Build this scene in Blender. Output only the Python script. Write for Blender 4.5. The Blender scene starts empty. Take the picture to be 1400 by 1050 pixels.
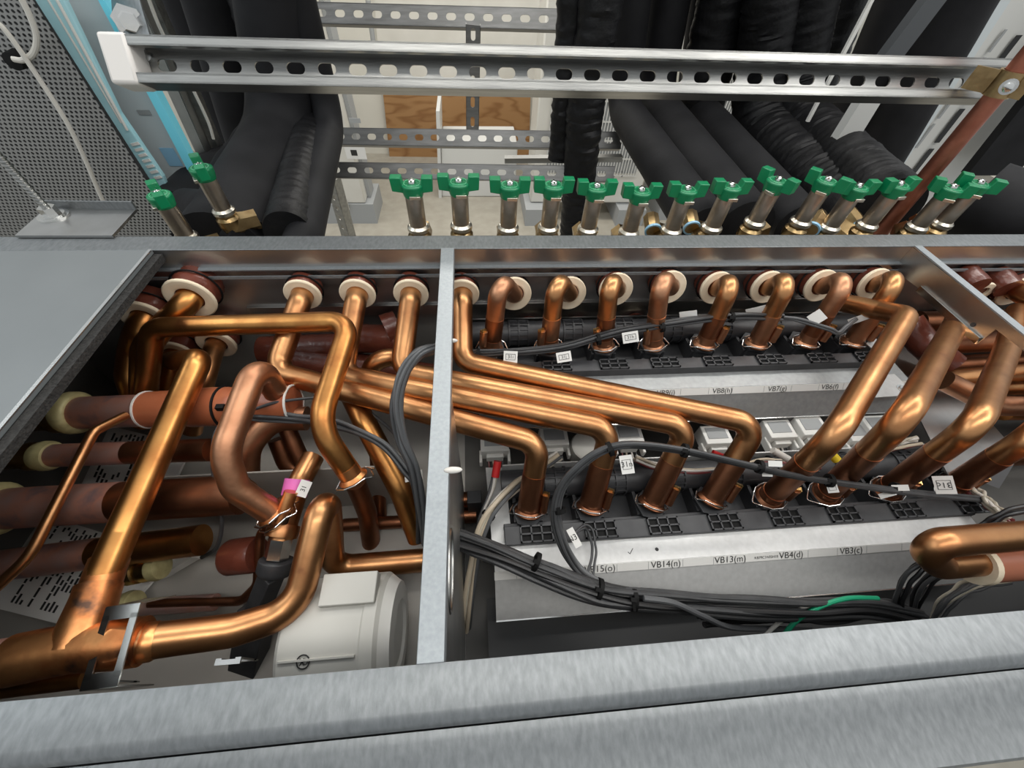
import bpy, math, random
from mathutils import Vector, Matrix, noise
R = random.Random(11)
V = Vector
C = bpy.context.scene.collection
sc = bpy.context.scene

# ------------------------------------------------------------------ camera
FPX = 540.0
HCAM = 0.30
_D = V((-30, 425, FPX)).normalized()
_Y = V((-67, -690, FPX)); _Y = (_Y - _D * _Y.dot(_D)).normalized()
_Z = -_D
_X = _Y.cross(_Z)

def ray(px, py):
    v = V((px - 700, py - 525, FPX)) / FPX
    return V((v.dot(_X), v.dot(_Y), v.dot(_Z)))

def pt(px, py, z=None, y=None, d=None, x=None):
    """point in the room that the photograph shows at (px, py), on a given real plane"""
    r = ray(px, py)
    if d is None:
        if z is not None: d = (z - HCAM) / r.z
        elif y is not None: d = y / r.y
        else: d = x / r.x
    return r * d + V((0, 0, HCAM))

cam_d = bpy.data.cameras.new('camera'); cam = bpy.data.objects.new('camera', cam_d); C.objects.link(cam)
cam_d.sensor_width = 36; cam_d.lens = 36 * FPX / 1400; cam_d.clip_start = 0.01
# world axes seen in camera frame -> rotation
right = V((_X[0], _Y[0], _Z[0])); down = V((_X[1], _Y[1], _Z[1])); fwd = V((_X[2], _Y[2], _Z[2]))
m = Matrix((right, -down, -fwd)).transposed().to_4x4(); m.translation = V((0, 0, HCAM))
cam.matrix_world = m
sc.camera = cam

# ------------------------------------------------------------------ materials
def mat(name, col, rough=.5, metal=0., col2=None, scale=30., bump=0., bscale=80., spec=.5, detail=4., stretch=None, trans=0., vor=False, contrast=(.35, .65), rvar=0., col3=None):
    m = bpy.data.materials.new(name); m.use_nodes = True
    nt = m.node_tree; N = nt.nodes; L = nt.links
    b = N['Principled BSDF']
    b.inputs['Base Color'].default_value = (*col, 1); b.inputs['Roughness'].default_value = rough
    b.inputs['Metallic'].default_value = metal
    b.inputs['Specular IOR Level'].default_value = spec
    if trans: b.inputs['Transmission Weight'].default_value = trans
    tc = N.new('ShaderNodeTexCoord'); mp = N.new('ShaderNodeMapping')
    L.new(tc.outputs['Object'], mp.inputs['Vector'])
    if stretch: mp.inputs['Scale'].default_value = stretch
    if col2:
        if vor:
            n = N.new('ShaderNodeTexVoronoi'); n.inputs['Scale'].default_value = scale; L.new(mp.outputs[0], n.inputs['Vector'])
            bw = N.new('ShaderNodeSeparateColor'); L.new(n.outputs['Color'], bw.inputs[0])
            n2 = N.new('ShaderNodeTexNoise'); n2.inputs['Scale'].default_value = scale * .35; n2.inputs['Detail'].default_value = 6
            L.new(mp.outputs[0], n2.inputs['Vector'])
            mx = N.new('ShaderNodeMath'); mx.operation = 'MULTIPLY_ADD'; mx.inputs[1].default_value = .45
            ml = N.new('ShaderNodeMath'); ml.operation = 'MULTIPLY'; ml.inputs[1].default_value = .55
            L.new(n2.outputs[0], ml.inputs[0]); L.new(bw.outputs[0], mx.inputs[0]); L.new(ml.outputs[0], mx.inputs[2]); fac = mx.outputs[0]
        else:
            n = N.new('ShaderNodeTexNoise'); n.inputs['Scale'].default_value = scale; n.inputs['Detail'].default_value = detail
            L.new(mp.outputs[0], n.inputs['Vector']); fac = n.outputs[0]
        r = N.new('ShaderNodeValToRGB'); e = r.color_ramp.elements
        e[0].position = contrast[0]; e[0].color = (*col, 1); e[1].position = contrast[1]; e[1].color = (*col2, 1)
        if col3:
            k = r.color_ramp.elements.new(min(.98, contrast[1] + .1)); k.color = (*col3, 1)
        L.new(fac, r.inputs[0]); L.new(r.outputs[0], b.inputs['Base Color'])
        if rvar:
            mr = N.new('ShaderNodeMapRange'); mr.inputs[3].default_value = rough - rvar; mr.inputs[4].default_value = rough + rvar
            L.new(fac, mr.inputs[0]); L.new(mr.outputs[0], b.inputs['Roughness'])
    if bump:
        n = N.new('ShaderNodeTexNoise'); n.inputs['Scale'].default_value = bscale; n.inputs['Detail'].default_value = 3
        L.new(mp.outputs[0], n.inputs['Vector'])
        bp = N.new('ShaderNodeBump'); bp.inputs['Strength'].default_value = bump; bp.inputs['Distance'].default_value = .002
        L.new(n.outputs[0], bp.inputs['Height']); L.new(bp.outputs[0], b.inputs['Normal'])
    return m

M = {}
M['gold'] = mat('golden copper', (.56, .27, .085), .34, 1, (.38, .160, .050), 30, .12, 60, contrast=(.36, .66), rvar=.06, col3=(.24, .09, .03))
M['copper'] = mat('orange copper', (.56, .285, .125), .35, 1, (.40, .185, .080), 26, .12, 70, contrast=(.35, .66), rvar=.07, col3=(.26, .11, .055))
M['dull'] = mat('dull copper', (.56, .29, .165), .42, 1, (.40, .19, .105), 28, .18, 90, contrast=(.35, .65), rvar=.06, col3=(.34, .14, .07))
M['brown'] = mat('brown oxidised copper', (.36, .155, .080), .40, 1, (.22, .092, .050), 30, .15, 80, contrast=(.3, .7), rvar=.06)
M['purple'] = mat('heat stained copper', (.46, .31, .28), .42, .6, (.56, .26, .19), 22, .2, 70, contrast=(.42, .62), col3=(.28, .18, .18), rvar=.06)
M['tee'] = mat('brazed copper', (.80, .38, .15), .38, 1, (.58, .22, .08), 30, .25, 70, contrast=(.4, .58), col3=(.12, .07, .05), rvar=.08)
M['galv'] = mat('galvanised steel', (.195, .207, .213), .48, .9, (.265, .279, .285), 150, .04, 300, contrast=(.30, .70), stretch=(2.0, .8, .8), detail=10)
M['galvl'] = mat('light galvanised steel', (.29, .315, .33), .5, .7, (.355, .38, .395), 300, .05, 300, contrast=(.25, .75))
M['bronze'] = mat('dark bronze', (.42, .30, .15), .32, 1, (.28, .19, .09), 60, .1, 100)
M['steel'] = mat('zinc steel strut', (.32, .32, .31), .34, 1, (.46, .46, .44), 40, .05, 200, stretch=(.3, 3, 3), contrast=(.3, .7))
M['sheet'] = mat('brushed sheet steel', (.42, .42, .41), .33, 1, (.52, .52, .51), 25, .03, 120, contrast=(.3, .7))
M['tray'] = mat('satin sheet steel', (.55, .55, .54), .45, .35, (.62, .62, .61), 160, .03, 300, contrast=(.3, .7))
M['wallin'] = mat('mirror sheet steel', (.36, .36, .355), .30, .9, (.46, .455, .45), 12, .02, 60, contrast=(.3, .7))
M['lid'] = mat('painted grey lid', (.17, .185, .19), .42, .3, (.20, .215, .22), 6, .02, 200, contrast=(.3, .7))
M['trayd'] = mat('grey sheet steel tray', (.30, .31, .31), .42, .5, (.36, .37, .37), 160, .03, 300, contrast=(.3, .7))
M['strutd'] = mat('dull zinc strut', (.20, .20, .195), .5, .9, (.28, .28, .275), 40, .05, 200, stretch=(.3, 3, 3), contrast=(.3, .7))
M['chrome'] = mat('bright steel', (.72, .72, .70), .2, 1)
M['foam'] = mat('charcoal foam', (.014, .0135, .013), .95, 0, (.034, .033, .031), 350, .8, 500)
M['blackp'] = mat('black plastic', (.030, .031, .034), .45, 0, (.042, .043, .046), 60, .05, 200)
M['blackd'] = mat('dull black plastic', (.006, .006, .006), .7, spec=.2)
M['hose'] = mat('black foam hose', (.0075, .0075, .0085), .7, 0, (.013, .013, .0145), 14, .2, 60, spec=.22)
M['hosew'] = mat('wrinkled black hose', (.005, .005, .0055), .5, 0, (.009, .009, .010), 30, .7, 90, spec=.25)
M['cable'] = mat('dark grey cable', (.030, .031, .033), .45, 0, (.045, .046, .048), 60)
M['cable2'] = mat('black cable', (.012, .012, .013), .42)
M['cableg'] = mat('mid grey cable', (.085, .088, .092), .48)
M['green'] = mat('green plastic', (.0, .165, .06), .38, 0, (.0, .20, .075), 40)
M['emb'] = mat('pale green raised ring', (.06, .33, .16), .4)
M['greenw'] = mat('green wire', (.01, .30, .15), .35)
M['brass'] = mat('brass', (.62, .42, .17), .28, 1, (.45, .28, .10), 50, .1, 100)
M['nickel'] = mat('nickel bronze', (.50, .44, .37), .36, 1, (.40, .34, .28), 60)
M['nickell'] = mat('pale nickel', (.68, .64, .55), .3, 1)
M['ring'] = mat('cream foam ring', (.80, .70, .53), .75, 0, (.72, .60, .43), 40, .15, 200)
M['sleeve'] = mat('brown shrink sleeve', (.105, .028, .017), .28, 0, (.15, .04, .024), 35, .5, 90)
M['sleeveo'] = mat('orange shrink sleeve', (.36, .105, .045), .3, 0, (.42, .13, .06), 25, .2, 60)
M['pinksl'] = mat('pink brown sleeve', (.40, .15, .09), .35)
M['white'] = mat('white plastic', (.76, .75, .71), .45, 0, (.70, .69, .65), 20)
M['cap'] = mat('white rubber cap', (.74, .71, .67), .55)
M['pump'] = mat('off white pump plastic', (.56, .55, .51), .5, 0, (.49, .48, .44), 8)
M['paper'] = mat('white paper', (.72, .71, .68), .7)
M['ink'] = mat('black ink', (.02, .02, .02), .6)
M['pink'] = mat('pink label', (.75, .16, .50), .5)
M['red'] = mat('red plastic', (.55, .02, .02), .35)
M['yellow'] = mat('yellow plastic', (.75, .55, .03), .4)
M['yring'] = mat('pale yellow flux ring', (.55, .50, .25), .5, .2, (.35, .30, .14), 60, .3, 90)
M['clear'] = mat('clear tube', (.42, .38, .30), .22, 0, (.52, .48, .40), 60)
M['beige'] = mat('beige wire', (.52, .44, .33), .4)
M['whitew'] = mat('white wire', (.66, .63, .58), .4)
M['brownw'] = mat('maroon wire', (.16, .03, .03), .4)
M['appl'] = mat('cream enamel', (.66, .64, .58), .45, 0, (.60, .58, .52), 4)
M['appl2'] = mat('white enamel', (.62, .62, .59), .4)
M['panelg'] = mat('pale grey enamel', (.58, .63, .64), .42)
M['cyan'] = mat('pale cyan finish', (.40, .70, .76), .28, 0, (.46, .76, .82), 10)  # plain pale cyan for the cabinet edge
M['cyanb'] = mat('painted cyan glow', (.22, .80, .98), .3)  # light coming through the cabinet gap, put into plain colour
M['blue'] = mat('pale blue tape', (.30, .55, .75), .35)
M['floor'] = mat('beige vinyl floor', (.30, .275, .225), .55, 0, (.345, .32, .265), 12)
M['wall'] = mat('cream wall', (.66, .64, .57), .7, 0, (.62, .60, .53), 3)
M['grill'] = mat('pale grille wire', (.62, .61, .57), .4)
M['meshback'] = mat('dim fins behind mesh', (.055, .057, .058), .6, 0, (.09, .092, .094), 5)
M['darkpad'] = mat('slate grey channel', (.07, .075, .08), .5)
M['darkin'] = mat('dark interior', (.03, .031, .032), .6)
M['pad'] = mat('grey plinth', (.33, .34, .34), .6)
M['redcopper'] = mat('red copper pipe', (.45, .18, .12), .45, 1, (.33, .12, .08), 40, .1, 90)
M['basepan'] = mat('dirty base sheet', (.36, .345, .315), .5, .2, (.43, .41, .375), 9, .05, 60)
M['shadepan'] = mat('base sheet with painted shade', (.07, .068, .064), .5, .3, (.11, .105, .098), 9, .05, 60)  # darker copy of the base sheet with shade painted in
M['cord'] = mat('off white cord', (.55, .53, .48), .6)

def plywood():
    m = bpy.data.materials.new('plywood'); m.use_nodes = True; nt = m.node_tree; N = nt.nodes; L = nt.links
    b = N['Principled BSDF']; b.inputs['Roughness'].default_value = .6
    tc = N.new('ShaderNodeTexCoord'); mp = N.new('ShaderNodeMapping'); mp.inputs['Scale'].default_value = (.55, 1, 1.9)
    n = N.new('ShaderNodeTexNoise'); n.inputs['Scale'].default_value = 1.6; n.inputs['Detail'].default_value = 3
    ml = N.new('ShaderNodeMath'); ml.operation = 'MULTIPLY'; ml.inputs[1].default_value = 20
    fr = N.new('ShaderNodeMath'); fr.operation = 'PINGPONG'; fr.inputs[1].default_value = 1
    r = N.new('ShaderNodeValToRGB'); e = r.color_ramp.elements
    e[0].position = .05; e[0].color = (.25, .118, .040, 1); e[1].position = .55; e[1].color = (.36, .195, .078, 1)
    L.new(tc.outputs['Object'], mp.inputs[0]); L.new(mp.outputs[0], n.inputs[0]); L.new(n.outputs[0], ml.inputs[0])
    L.new(ml.outputs[0], fr.inputs[0]); L.new(fr.outputs[0], r.inputs[0]); L.new(r.outputs[0], b.inputs['Base Color'])
    return m
M['ply'] = plywood()

def perforated():
    """sheet with a staggered pattern of real (transparent) round holes"""
    m = bpy.data.materials.new('perforated sheet'); m.use_nodes = True; nt = m.node_tree; N = nt.nodes; L = nt.links
    b = N['Principled BSDF']; b.inputs['Base Color'].default_value = (.30, .30, .29, 1); b.inputs['Metallic'].default_value = .6; b.inputs['Roughness'].default_value = .45
    tc = N.new('ShaderNodeTexCoord'); sp = N.new('ShaderNodeSeparateXYZ'); L.new(tc.outputs['Object'], sp.inputs[0])
    def math_(op, a, bb):
        k = N.new('ShaderNodeMath'); k.operation = op
        for i, q in enumerate((a, bb)):
            if q is None: continue
            if isinstance(q, (int, float)): k.inputs[i].default_value = q
            else: L.new(q, k.inputs[i])
        return k.outputs[0]
    P = .0074
    def lattice(ox):
        x = math_('ADD', math_('DIVIDE', sp.outputs[0], P), 100 + ox)
        y = math_('ADD', math_('DIVIDE', sp.outputs[2], P * 1.732), 100 + ox)
        fx = math_('SUBTRACT', math_('FRACT', x, None), .5); fy = math_('MULTIPLY', math_('SUBTRACT', math_('FRACT', y, None), .5), 1.732)
        return math_('SQRT', math_('ADD', math_('MULTIPLY', fx, fx), math_('MULTIPLY', fy, fy)), None)
    dmin = math_('MINIMUM', lattice(0), lattice(.5))
    hole = math_('LESS_THAN', dmin, .29)
    tr = N.new('ShaderNodeBsdfTransparent'); mx = N.new('ShaderNodeMixShader')
    L.new(hole, mx.inputs[0]); L.new(b.outputs[0], mx.inputs[1]); L.new(tr.outputs[0], mx.inputs[2])
    L.new(mx.outputs[0], N['Material Output'].inputs[0])
    return m
M['perf'] = perforated()

# ------------------------------------------------------------------ mesh helpers
def frames(path):
    n = len(path); T = []
    for i in range(n):
        a = path[max(i - 1, 0)]; b = path[min(i + 1, n - 1)]
        t = b - a
        T.append(t.normalized() if t.length > 1e-9 else V((0, 0, 1)))
    u = T[0].orthogonal().normalized(); out = []
    for i in range(n):
        u = (u - T[i] * u.dot(T[i]))
        u = u.normalized() if u.length > 1e-6 else T[i].orthogonal().normalized()
        out.append((T[i], u, T[i].cross(u)))
    return out

def fillet(P, r, seg=7):
    P = [V(p) for p in P]; out = [P[0]]
    rs = r if isinstance(r, (list, tuple)) else [r] * len(P)
    for i in range(1, len(P) - 1):
        A, B, D = P[i - 1], P[i], P[i + 1]
        a = (A - B); b = (D - B); la, lb = a.length, b.length; a.normalize(); b.normalize()
        ang = a.angle(b)
        if ang > math.pi - .03: out.append(B); continue
        half = ang / 2
        t = min(rs[i] / math.tan(half), la * .49, lb * .49); rr = t * math.tan(half)
        c = B + (a + b).normalized() * (rr / math.sin(half))
        p0 = B + a * t - c; p1 = B + b * t - c
        tot = p0.angle(p1)
        for k in range(seg + 1):
            s = k / seg
            q = (p0 * math.sin((1 - s) * tot) + p1 * math.sin(s * tot)) / math.sin(tot) if tot > 1e-4 else p0
            out.append(c + q)
    out.append(P[-1]); return out

def spline(P, seg=8):
    P = [V(p) for p in P]; Q = [P[0] * 2 - P[1]] + P + [P[-1] * 2 - P[-2]]; out = []
    for i in range(1, len(Q) - 2):
        a, b, c, d = Q[i - 1:i + 3]
        for k in range(seg):
            t = k / seg
            out.append(.5 * ((2 * b) + (c - a) * t + (2 * a - 5 * b + 4 * c - d) * t * t + (3 * b - a - 3 * c + d) * t ** 3))
    out.append(P[-1]); return out

def resample(path, step):
    out = [path[0]]; acc = 0
    for i in range(1, len(path)):
        a = path[i - 1]; b = path[i]; L = (b - a).length
        if L < 1e-9: continue
        n = max(1, int(round(L / step)))
        for k in range(1, n + 1): out.append(a.lerp(b, k / n))
    return out

class MB:
    def __init__(s): s.v = []; s.f = []
    def add(s, vs, fs):
        o = len(s.v); s.v += [V(p) for p in vs]; s.f += [tuple(i + o for i in q) for q in fs]; return s
    def tube(s, path, r, n=18, cap=True, rf=None, r_end=None):
        path = [V(p) for p in path]; fr = frames(path); vs = []; fs = []; L = 0; m = len(path)
        tot = sum((path[i] - path[i - 1]).length for i in range(1, m)) or 1
        for i, (p, (t, u, w)) in enumerate(zip(path, fr)):
            if i: L += (p - path[i - 1]).length
            r0 = r if r_end is None else r + (r_end - r) * L / tot
            for k in range(n):
                a = 2 * math.pi * k / n; rr = r0 if rf is None else r0 * rf(L, a, p)
                vs.append(p + (u * math.cos(a) + w * math.sin(a)) * rr)
        for i in range(m - 1):
            for k in range(n):
                a = i * n + k; b = i * n + (k + 1) % n; fs.append((a, b, b + n, a + n))
        if cap:
            fs.append(tuple(range(n - 1, -1, -1))); fs.append(tuple((m - 1) * n + k for k in range(n)))
        return s.add(vs, fs)
    def cyl(s, p0, p1, r0, r1=None, n=20, cap=True):
        p0 = V(p0); p1 = V(p1)
        return s.tube([p0, p1], r0, n, cap, r_end=r1)
    def lathe(s, p0, axis, prof, n=28, closed=False):
        """profile [(t along axis, radius)]"""
        p0 = V(p0); t = V(axis).normalized(); u = t.orthogonal().normalized(); w = t.cross(u); vs = []; fs = []
        for (a, r) in prof:
            for k in range(n):
                g = 2 * math.pi * k / n; vs.append(p0 + t * a + (u * math.cos(g) + w * math.sin(g)) * max(r, 1e-5))
        m = len(prof)
        for i in range(m if closed else m - 1):
            j = (i + 1) % m
            for k in range(n):
                fs.append((i * n + k, i * n + (k + 1) % n, j * n + (k + 1) % n, j * n + k))
        if not closed:
            if prof[0][1] > 1e-4: fs.append(tuple(range(n - 1, -1, -1)))
            if prof[-1][1] > 1e-4: fs.append(tuple((m - 1) * n + k for k in range(n)))
        return s.add(vs, fs)
    def box(s, lo, hi, mtx=None):
        x0, y0, z0 = lo; x1, y1, z1 = hi
        vs = [V((x, y, z)) for z in (z0, z1) for y in (y0, y1) for x in (x0, x1)]
        if mtx: vs = [mtx @ q for q in vs]
        return s.add(vs, [(0, 2, 3, 1), (4, 5, 7, 6), (0, 1, 5, 4), (2, 6, 7, 3), (0, 4, 6, 2), (1, 3, 7, 5)])
    def obox(s, p0, p1, w, h, up=(0, 0, 1)):
        p0 = V(p0); p1 = V(p1); t = (p1 - p0); L = t.length; t.normalize(); up = V(up); up = (up - t * up.dot(t)).normalized(); sd = t.cross(up)
        m = Matrix((t, sd, up)).transposed().to_4x4(); m.translation = p0
        return s.box((0, -w / 2, -h / 2), (L, w / 2, h / 2), m)
    def prism(s, poly, ext):
        poly = [V(p) for p in poly]; ext = V(ext); n = len(poly)
        fs = [tuple(range(n - 1, -1, -1)), tuple(range(n, 2 * n))] + [(i, (i + 1) % n, (i + 1) % n + n, i + n) for i in range(n)]
        return s.add(poly + [p + ext for p in poly], fs)
    def sphere(s, c, r, n=16, m=10, sc_=(1, 1, 1)):
        c = V(c); vs = []; fs = []
        for i in range(m + 1):
            a = math.pi * i / m
            for k in range(n):
                g = 2 * math.pi * k / n
                vs.append(c + V((r * sc_[0] * math.sin(a) * math.cos(g), r * sc_[1] * math.sin(a) * math.sin(g), r * sc_[2] * math.cos(a))))
        for i in range(m):
            for k in range(n): fs.append((i * n + k, (i + 1) * n + k, (i + 1) * n + (k + 1) % n, i * n + (k + 1) % n))
        return s.add(vs, fs)

OFF = {}
def tag(o, label, cat, group=None, kind=None):
    if label: o['label'] = label
    if cat: o['category'] = cat
    if group: o['group'] = group
    if kind: o['kind'] = kind
    return o

def thing(name, label, cat, loc, group=None):
    o = bpy.data.objects.new(name, None); C.objects.link(o); o.empty_display_size = .01
    o.location = V(loc); OFF[o.name] = V(loc)
    return tag(o, label, cat, group)

def obj(name, mb, m, parent=None, smooth=35, bevel=0., label=None, cat=None, group=None, kind=None):
    if parent is not None: off = OFF[parent.name]
    else:
        xs = [v.x for v in mb.v]; ys = [v.y for v in mb.v]; zs = [v.z for v in mb.v]
        off = V(((min(xs) + max(xs)) / 2, (min(ys) + max(ys)) / 2, min(zs)))
    me = bpy.data.meshes.new(name); me.from_pydata([v - off for v in mb.v], [], mb.f)
    import bmesh
    bm = bmesh.new(); bm.from_mesh(me); bmesh.ops.recalc_face_normals(bm, faces=bm.faces); bm.to_mesh(me); bm.free()
    me.materials.append(M[m] if isinstance(m, str) else m)
    if smooth:
        me.polygons.foreach_set('use_smooth', [True] * len(me.polygons)); me.set_sharp_from_angle(angle=math.radians(smooth))
    o = bpy.data.objects.new(name, me); C.objects.link(o)
    if parent is not None: o.parent = parent
    else: o.location = off
    OFF[o.name] = off
    if bevel:
        b = o.modifiers.new('bevel', 'BEVEL'); b.width = bevel; b.segments = 2; b.limit_method = 'ANGLE'; b.angle_limit = math.radians(40)
    if label or cat or group or kind: tag(o, label, cat, group, kind)
    return o

def text_obj(name, body, origin, xdir, ydir, size, parent, m='ink', lift=.0004):
    cu = bpy.data.curves.new(name, 'FONT'); cu.body = body; cu.size = size; cu.align_x = 'CENTER'; cu.align_y = 'CENTER'
    t = bpy.data.objects.new(name, cu); dg = bpy.context.evaluated_depsgraph_get()
    C.objects.link(t); dg.update()
    me = bpy.data.meshes.new_from_object(t.evaluated_get(dg)); C.objects.unlink(t); bpy.data.objects.remove(t)
    x = V(xdir).normalized(); y = V(ydir); y = (y - x * y.dot(x)).normalized(); z = x.cross(y)
    mtx = Matrix((x, y, z)).transposed().to_4x4(); mtx.translation = V(origin) + z * lift
    off = OFF[parent.name]
    me.transform(Matrix.Translation(-off) @ mtx)
    me.materials.clear(); me.materials.append(M[m])
    o = bpy.data.objects.new(name, me); C.objects.link(o); o.parent = parent; OFF[o.name] = off
    return o

def dup(root, loc, rotz=None, label=None):
    r = root.copy(); C.objects.link(r); r.location = V(loc)
    if rotz is not None: r.rotation_euler = (0, 0, rotz)
    if label: r['label'] = label
    for ch in root.children:
        c = ch.copy(); C.objects.link(c); c.parent = r
        for g in ch.children:
            d = g.copy(); C.objects.link(d); d.parent = c
    return r

def plateY(name, px, y, depth, m, parent=None, **k):
    """upright plate: outline on the plane Y = y, running back by depth"""
    return obj(name, MB().prism([pt(a, b, y=y) for a, b in px], (0, depth, 0)), m, parent, **k)
# ================================================================== the steel cabinet of the branch box
YF, YR, YW = .018, .463, .466       # front edge, rear edge, rear wall
ZB = -.285
cab = thing('equipment_cabinet', 'open galvanised steel cabinet holding all the copper pipework', 'cabinet', (0.1, .24, ZB))
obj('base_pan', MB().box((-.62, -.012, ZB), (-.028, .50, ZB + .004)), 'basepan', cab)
obj('base_pan', MB().box((-.028, -.012, ZB), (1.05, .50, ZB + .004)), 'shadepan', cab)  # right half darkened in colour to stand for the unlit bay
obj('front_painted_shade', MB().box((.0, -.010, ZB + .005), (1.0, .095, ZB + .03)), 'darkin', cab)  # added dark box: shade below the front tray put into its colour
# front rail: flat top, rolled front lip, inner drop
fr_ = MB(); fr_.prism([(-.66, YF, 0), (-.66, YF, -.03), (-.66, YF - .0015, -.03), (-.66, YF - .0015, -.0015), (-.66, -.0045, -.0015), (-.66, -.009, -.0045), (-.66, -.0112, -.010), (-.66, -.0112, -.03), (-.66, -.0128, -.03), (-.66, -.0128, -.0085), (-.66, -.0098, -.0025), (-.66, -.0045, 0)], (1.75, 0, 0))
obj('front_rail', fr_, 'galv', cab, smooth=60)
obj('front_panel_and_painted_shade', MB().box((-.66, -.0128, ZB), (1.09, -.0112, -.03)).box((-.66, -.022, ZB), (1.09, -.0130, -.041)), 'darkin', cab)  # second box is added dark, for the shade in the gap below the rail
rr = MB(); rr.box((-.66, YR, -.0015), (1.09, YR + .031, 0)); rr.box((-.66, YR + .0295, -.02), (1.09, YR + .031, 0))
obj('rear_rail', rr, 'galv', cab, bevel=.0006)
obj('rear_strip', MB().box((-.62, YR + .0005, -.026), (1.05, YR + .002, -.0015)), 'wallin', cab)
lp = MB(); lp.box((-.62, YR - .006, -.0275), (1.05, YR + .002, -.026)); lp.box((-.62, YR - .0085, -.0385), (1.05, YR - .0065, -.0345)); 
obj('slot_lip', lp, 'galvl', cab)
obj('rear_wall', MB().box((-.62, YW, ZB), (1.05, YW + .002, -.026)), 'wallin', cab)
obj('side_wall', MB().box((-.622, -.012, ZB), (-.62, YW + .002, -.002)), 'shadepan', cab)  # shade of the left corner put into the wall colour
obj('side_wall', MB().box((1.05, -.012, ZB), (1.052, YR, -.002)), 'sheet', cab)
# left lid with foam strip under its edge
lid = MB(); lid.box((-.66, .0, -.0012), (-.3985, YR - .001, .0008)); lid.box((-.3985, .0, -.0035), (-.3965, YR - .001, .0012))
obj('lid', lid, 'lid', cab, bevel=.0006)
obj('lid_edge', MB().box((-.3998, .02, .0009), (-.3962, YR - .001, .0022)), 'chrome', cab)
obj('foam_strip', MB().box((-.3995, .02, -.0125), (-.3875, YR - .002, -.0040)), 'foam', cab)
# middle divider: top channel + plate with an oval cable hole
dv = MB(); dv.box((-.0445, YF, -.0015), (-.0275, YR, .0012)); dv.box((-.0445, YF, -.03), (-.043, YR, -.0015)); dv.box((-.029, YF, -.013), (-.0275, YR, -.0015))
obj('divider_rail', dv, 'galvl', cab, bevel=.0005)
hc = pt(611, 762, x=-.028); hy, hz = hc.y, min(hc.z, -.040)
vs = []; fs = []; n = 32; ylo, yhi, zlo, zhi = YF + .001, .236, ZB + .005, -.013
for k in range(n):
    a = 2 * math.pi * k / n; c, s_ = math.cos(a), math.sin(a)
    vs.append(V((-.028, hy + .030 * c, hz + .020 * s_)))
    # project the direction on the outer rectangle
    ty = (yhi - hy) / c if c > 1e-6 else ((ylo - hy) / c if c < -1e-6 else 1e9)
    tz = (zhi - hz) / s_ if s_ > 1e-6 else ((zlo - hz) / s_ if s_ < -1e-6 else 1e9)
    t = min(ty, tz); vs.append(V((-.028, hy + t * c, hz + t * s_)))
for k in range(n):
    a = 2 * k; b = 2 * ((k + 1) % n); fs.append((a, a + 1, b + 1, b))
# corners of the rectangle
o = len(vs); vs += [V((-.028, yhi, zhi)), V((-.028, ylo, zhi)), V((-.028, ylo, zlo)), V((-.028, yhi, zlo))]
def near(q): return q
outs = [(k, vs[2 * k + 1]) for k in range(n)]
for ci, (cy, cz) in enumerate(((yhi, zhi), (ylo, zhi), (ylo, zlo), (yhi, zlo))):
    for k in range(n):
        p = vs[2 * k + 1]; q = vs[2 * ((k + 1) % n) + 1]
        if abs(p.y - cy) < 1e-5 and abs(q.z - cz) < 1e-5 or abs(p.z - cz) < 1e-5 and abs(q.y - cy) < 1e-5:
            fs.append((2 * k + 1, o + ci, 2 * ((k + 1) % n) + 1))
dp = MB(); dp.add(vs, fs); 
obj('divider_plate', dp, 'sheet', cab, smooth=0)
gr = MB(); ring = [V((-.028, hy + .0305 * math.cos(2 * math.pi * k / 40), hz + .0205 * math.sin(2 * math.pi * k / 40))) for k in range(41)]
gr.tube(ring, .0014, 8, False)
obj('hole_trim', gr, 'steel', cab)
# right bracket plate with its bright top flange and lower lip
BX = .632
pl = [(1243, 334), (1330, 403.5), (1400, 460.5), (1460, 509), (1475, 536), (1400, 480), (1361, 450), (1335, 470), (1258, 396), (1200, 352)]
bp_ = MB().prism([pt(a, b, x=BX) for a, b in pl], (.0015, 0, 0))
obj('bracket_plate', bp_, 'sheet', cab, smooth=0)
obj('bracket_flange', MB().box((BX, .20, -.0005), (BX + .0115, YR, .0012)), 'galvl', cab)
lipm = MB().prism([pt(a, b, x=BX - .0006) for a, b in [(1254, 398), (1261, 391), (1342, 462), (1335, 470)]], (-.003, 0, 0))
obj('bracket_lip', lipm, 'chrome', cab, smooth=0)
hp = pt(1330, 444, x=BX - .0005)
obj('bracket_hole', MB().cyl(hp, hp + V((-.0004, 0, 0)), .0028), 'darkin', cab)
# inner plate beside the rear valve tray
ip = MB().prism([pt(a, b, z=-.17) for a, b in [(1195, 445), (1235, 470), (1355, 580), (1390, 620), (1300, 660), (1250, 560)]], (0, 0, .0015))
obj('inner_plate', ip, 'sheet', cab, smooth=0)
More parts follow.
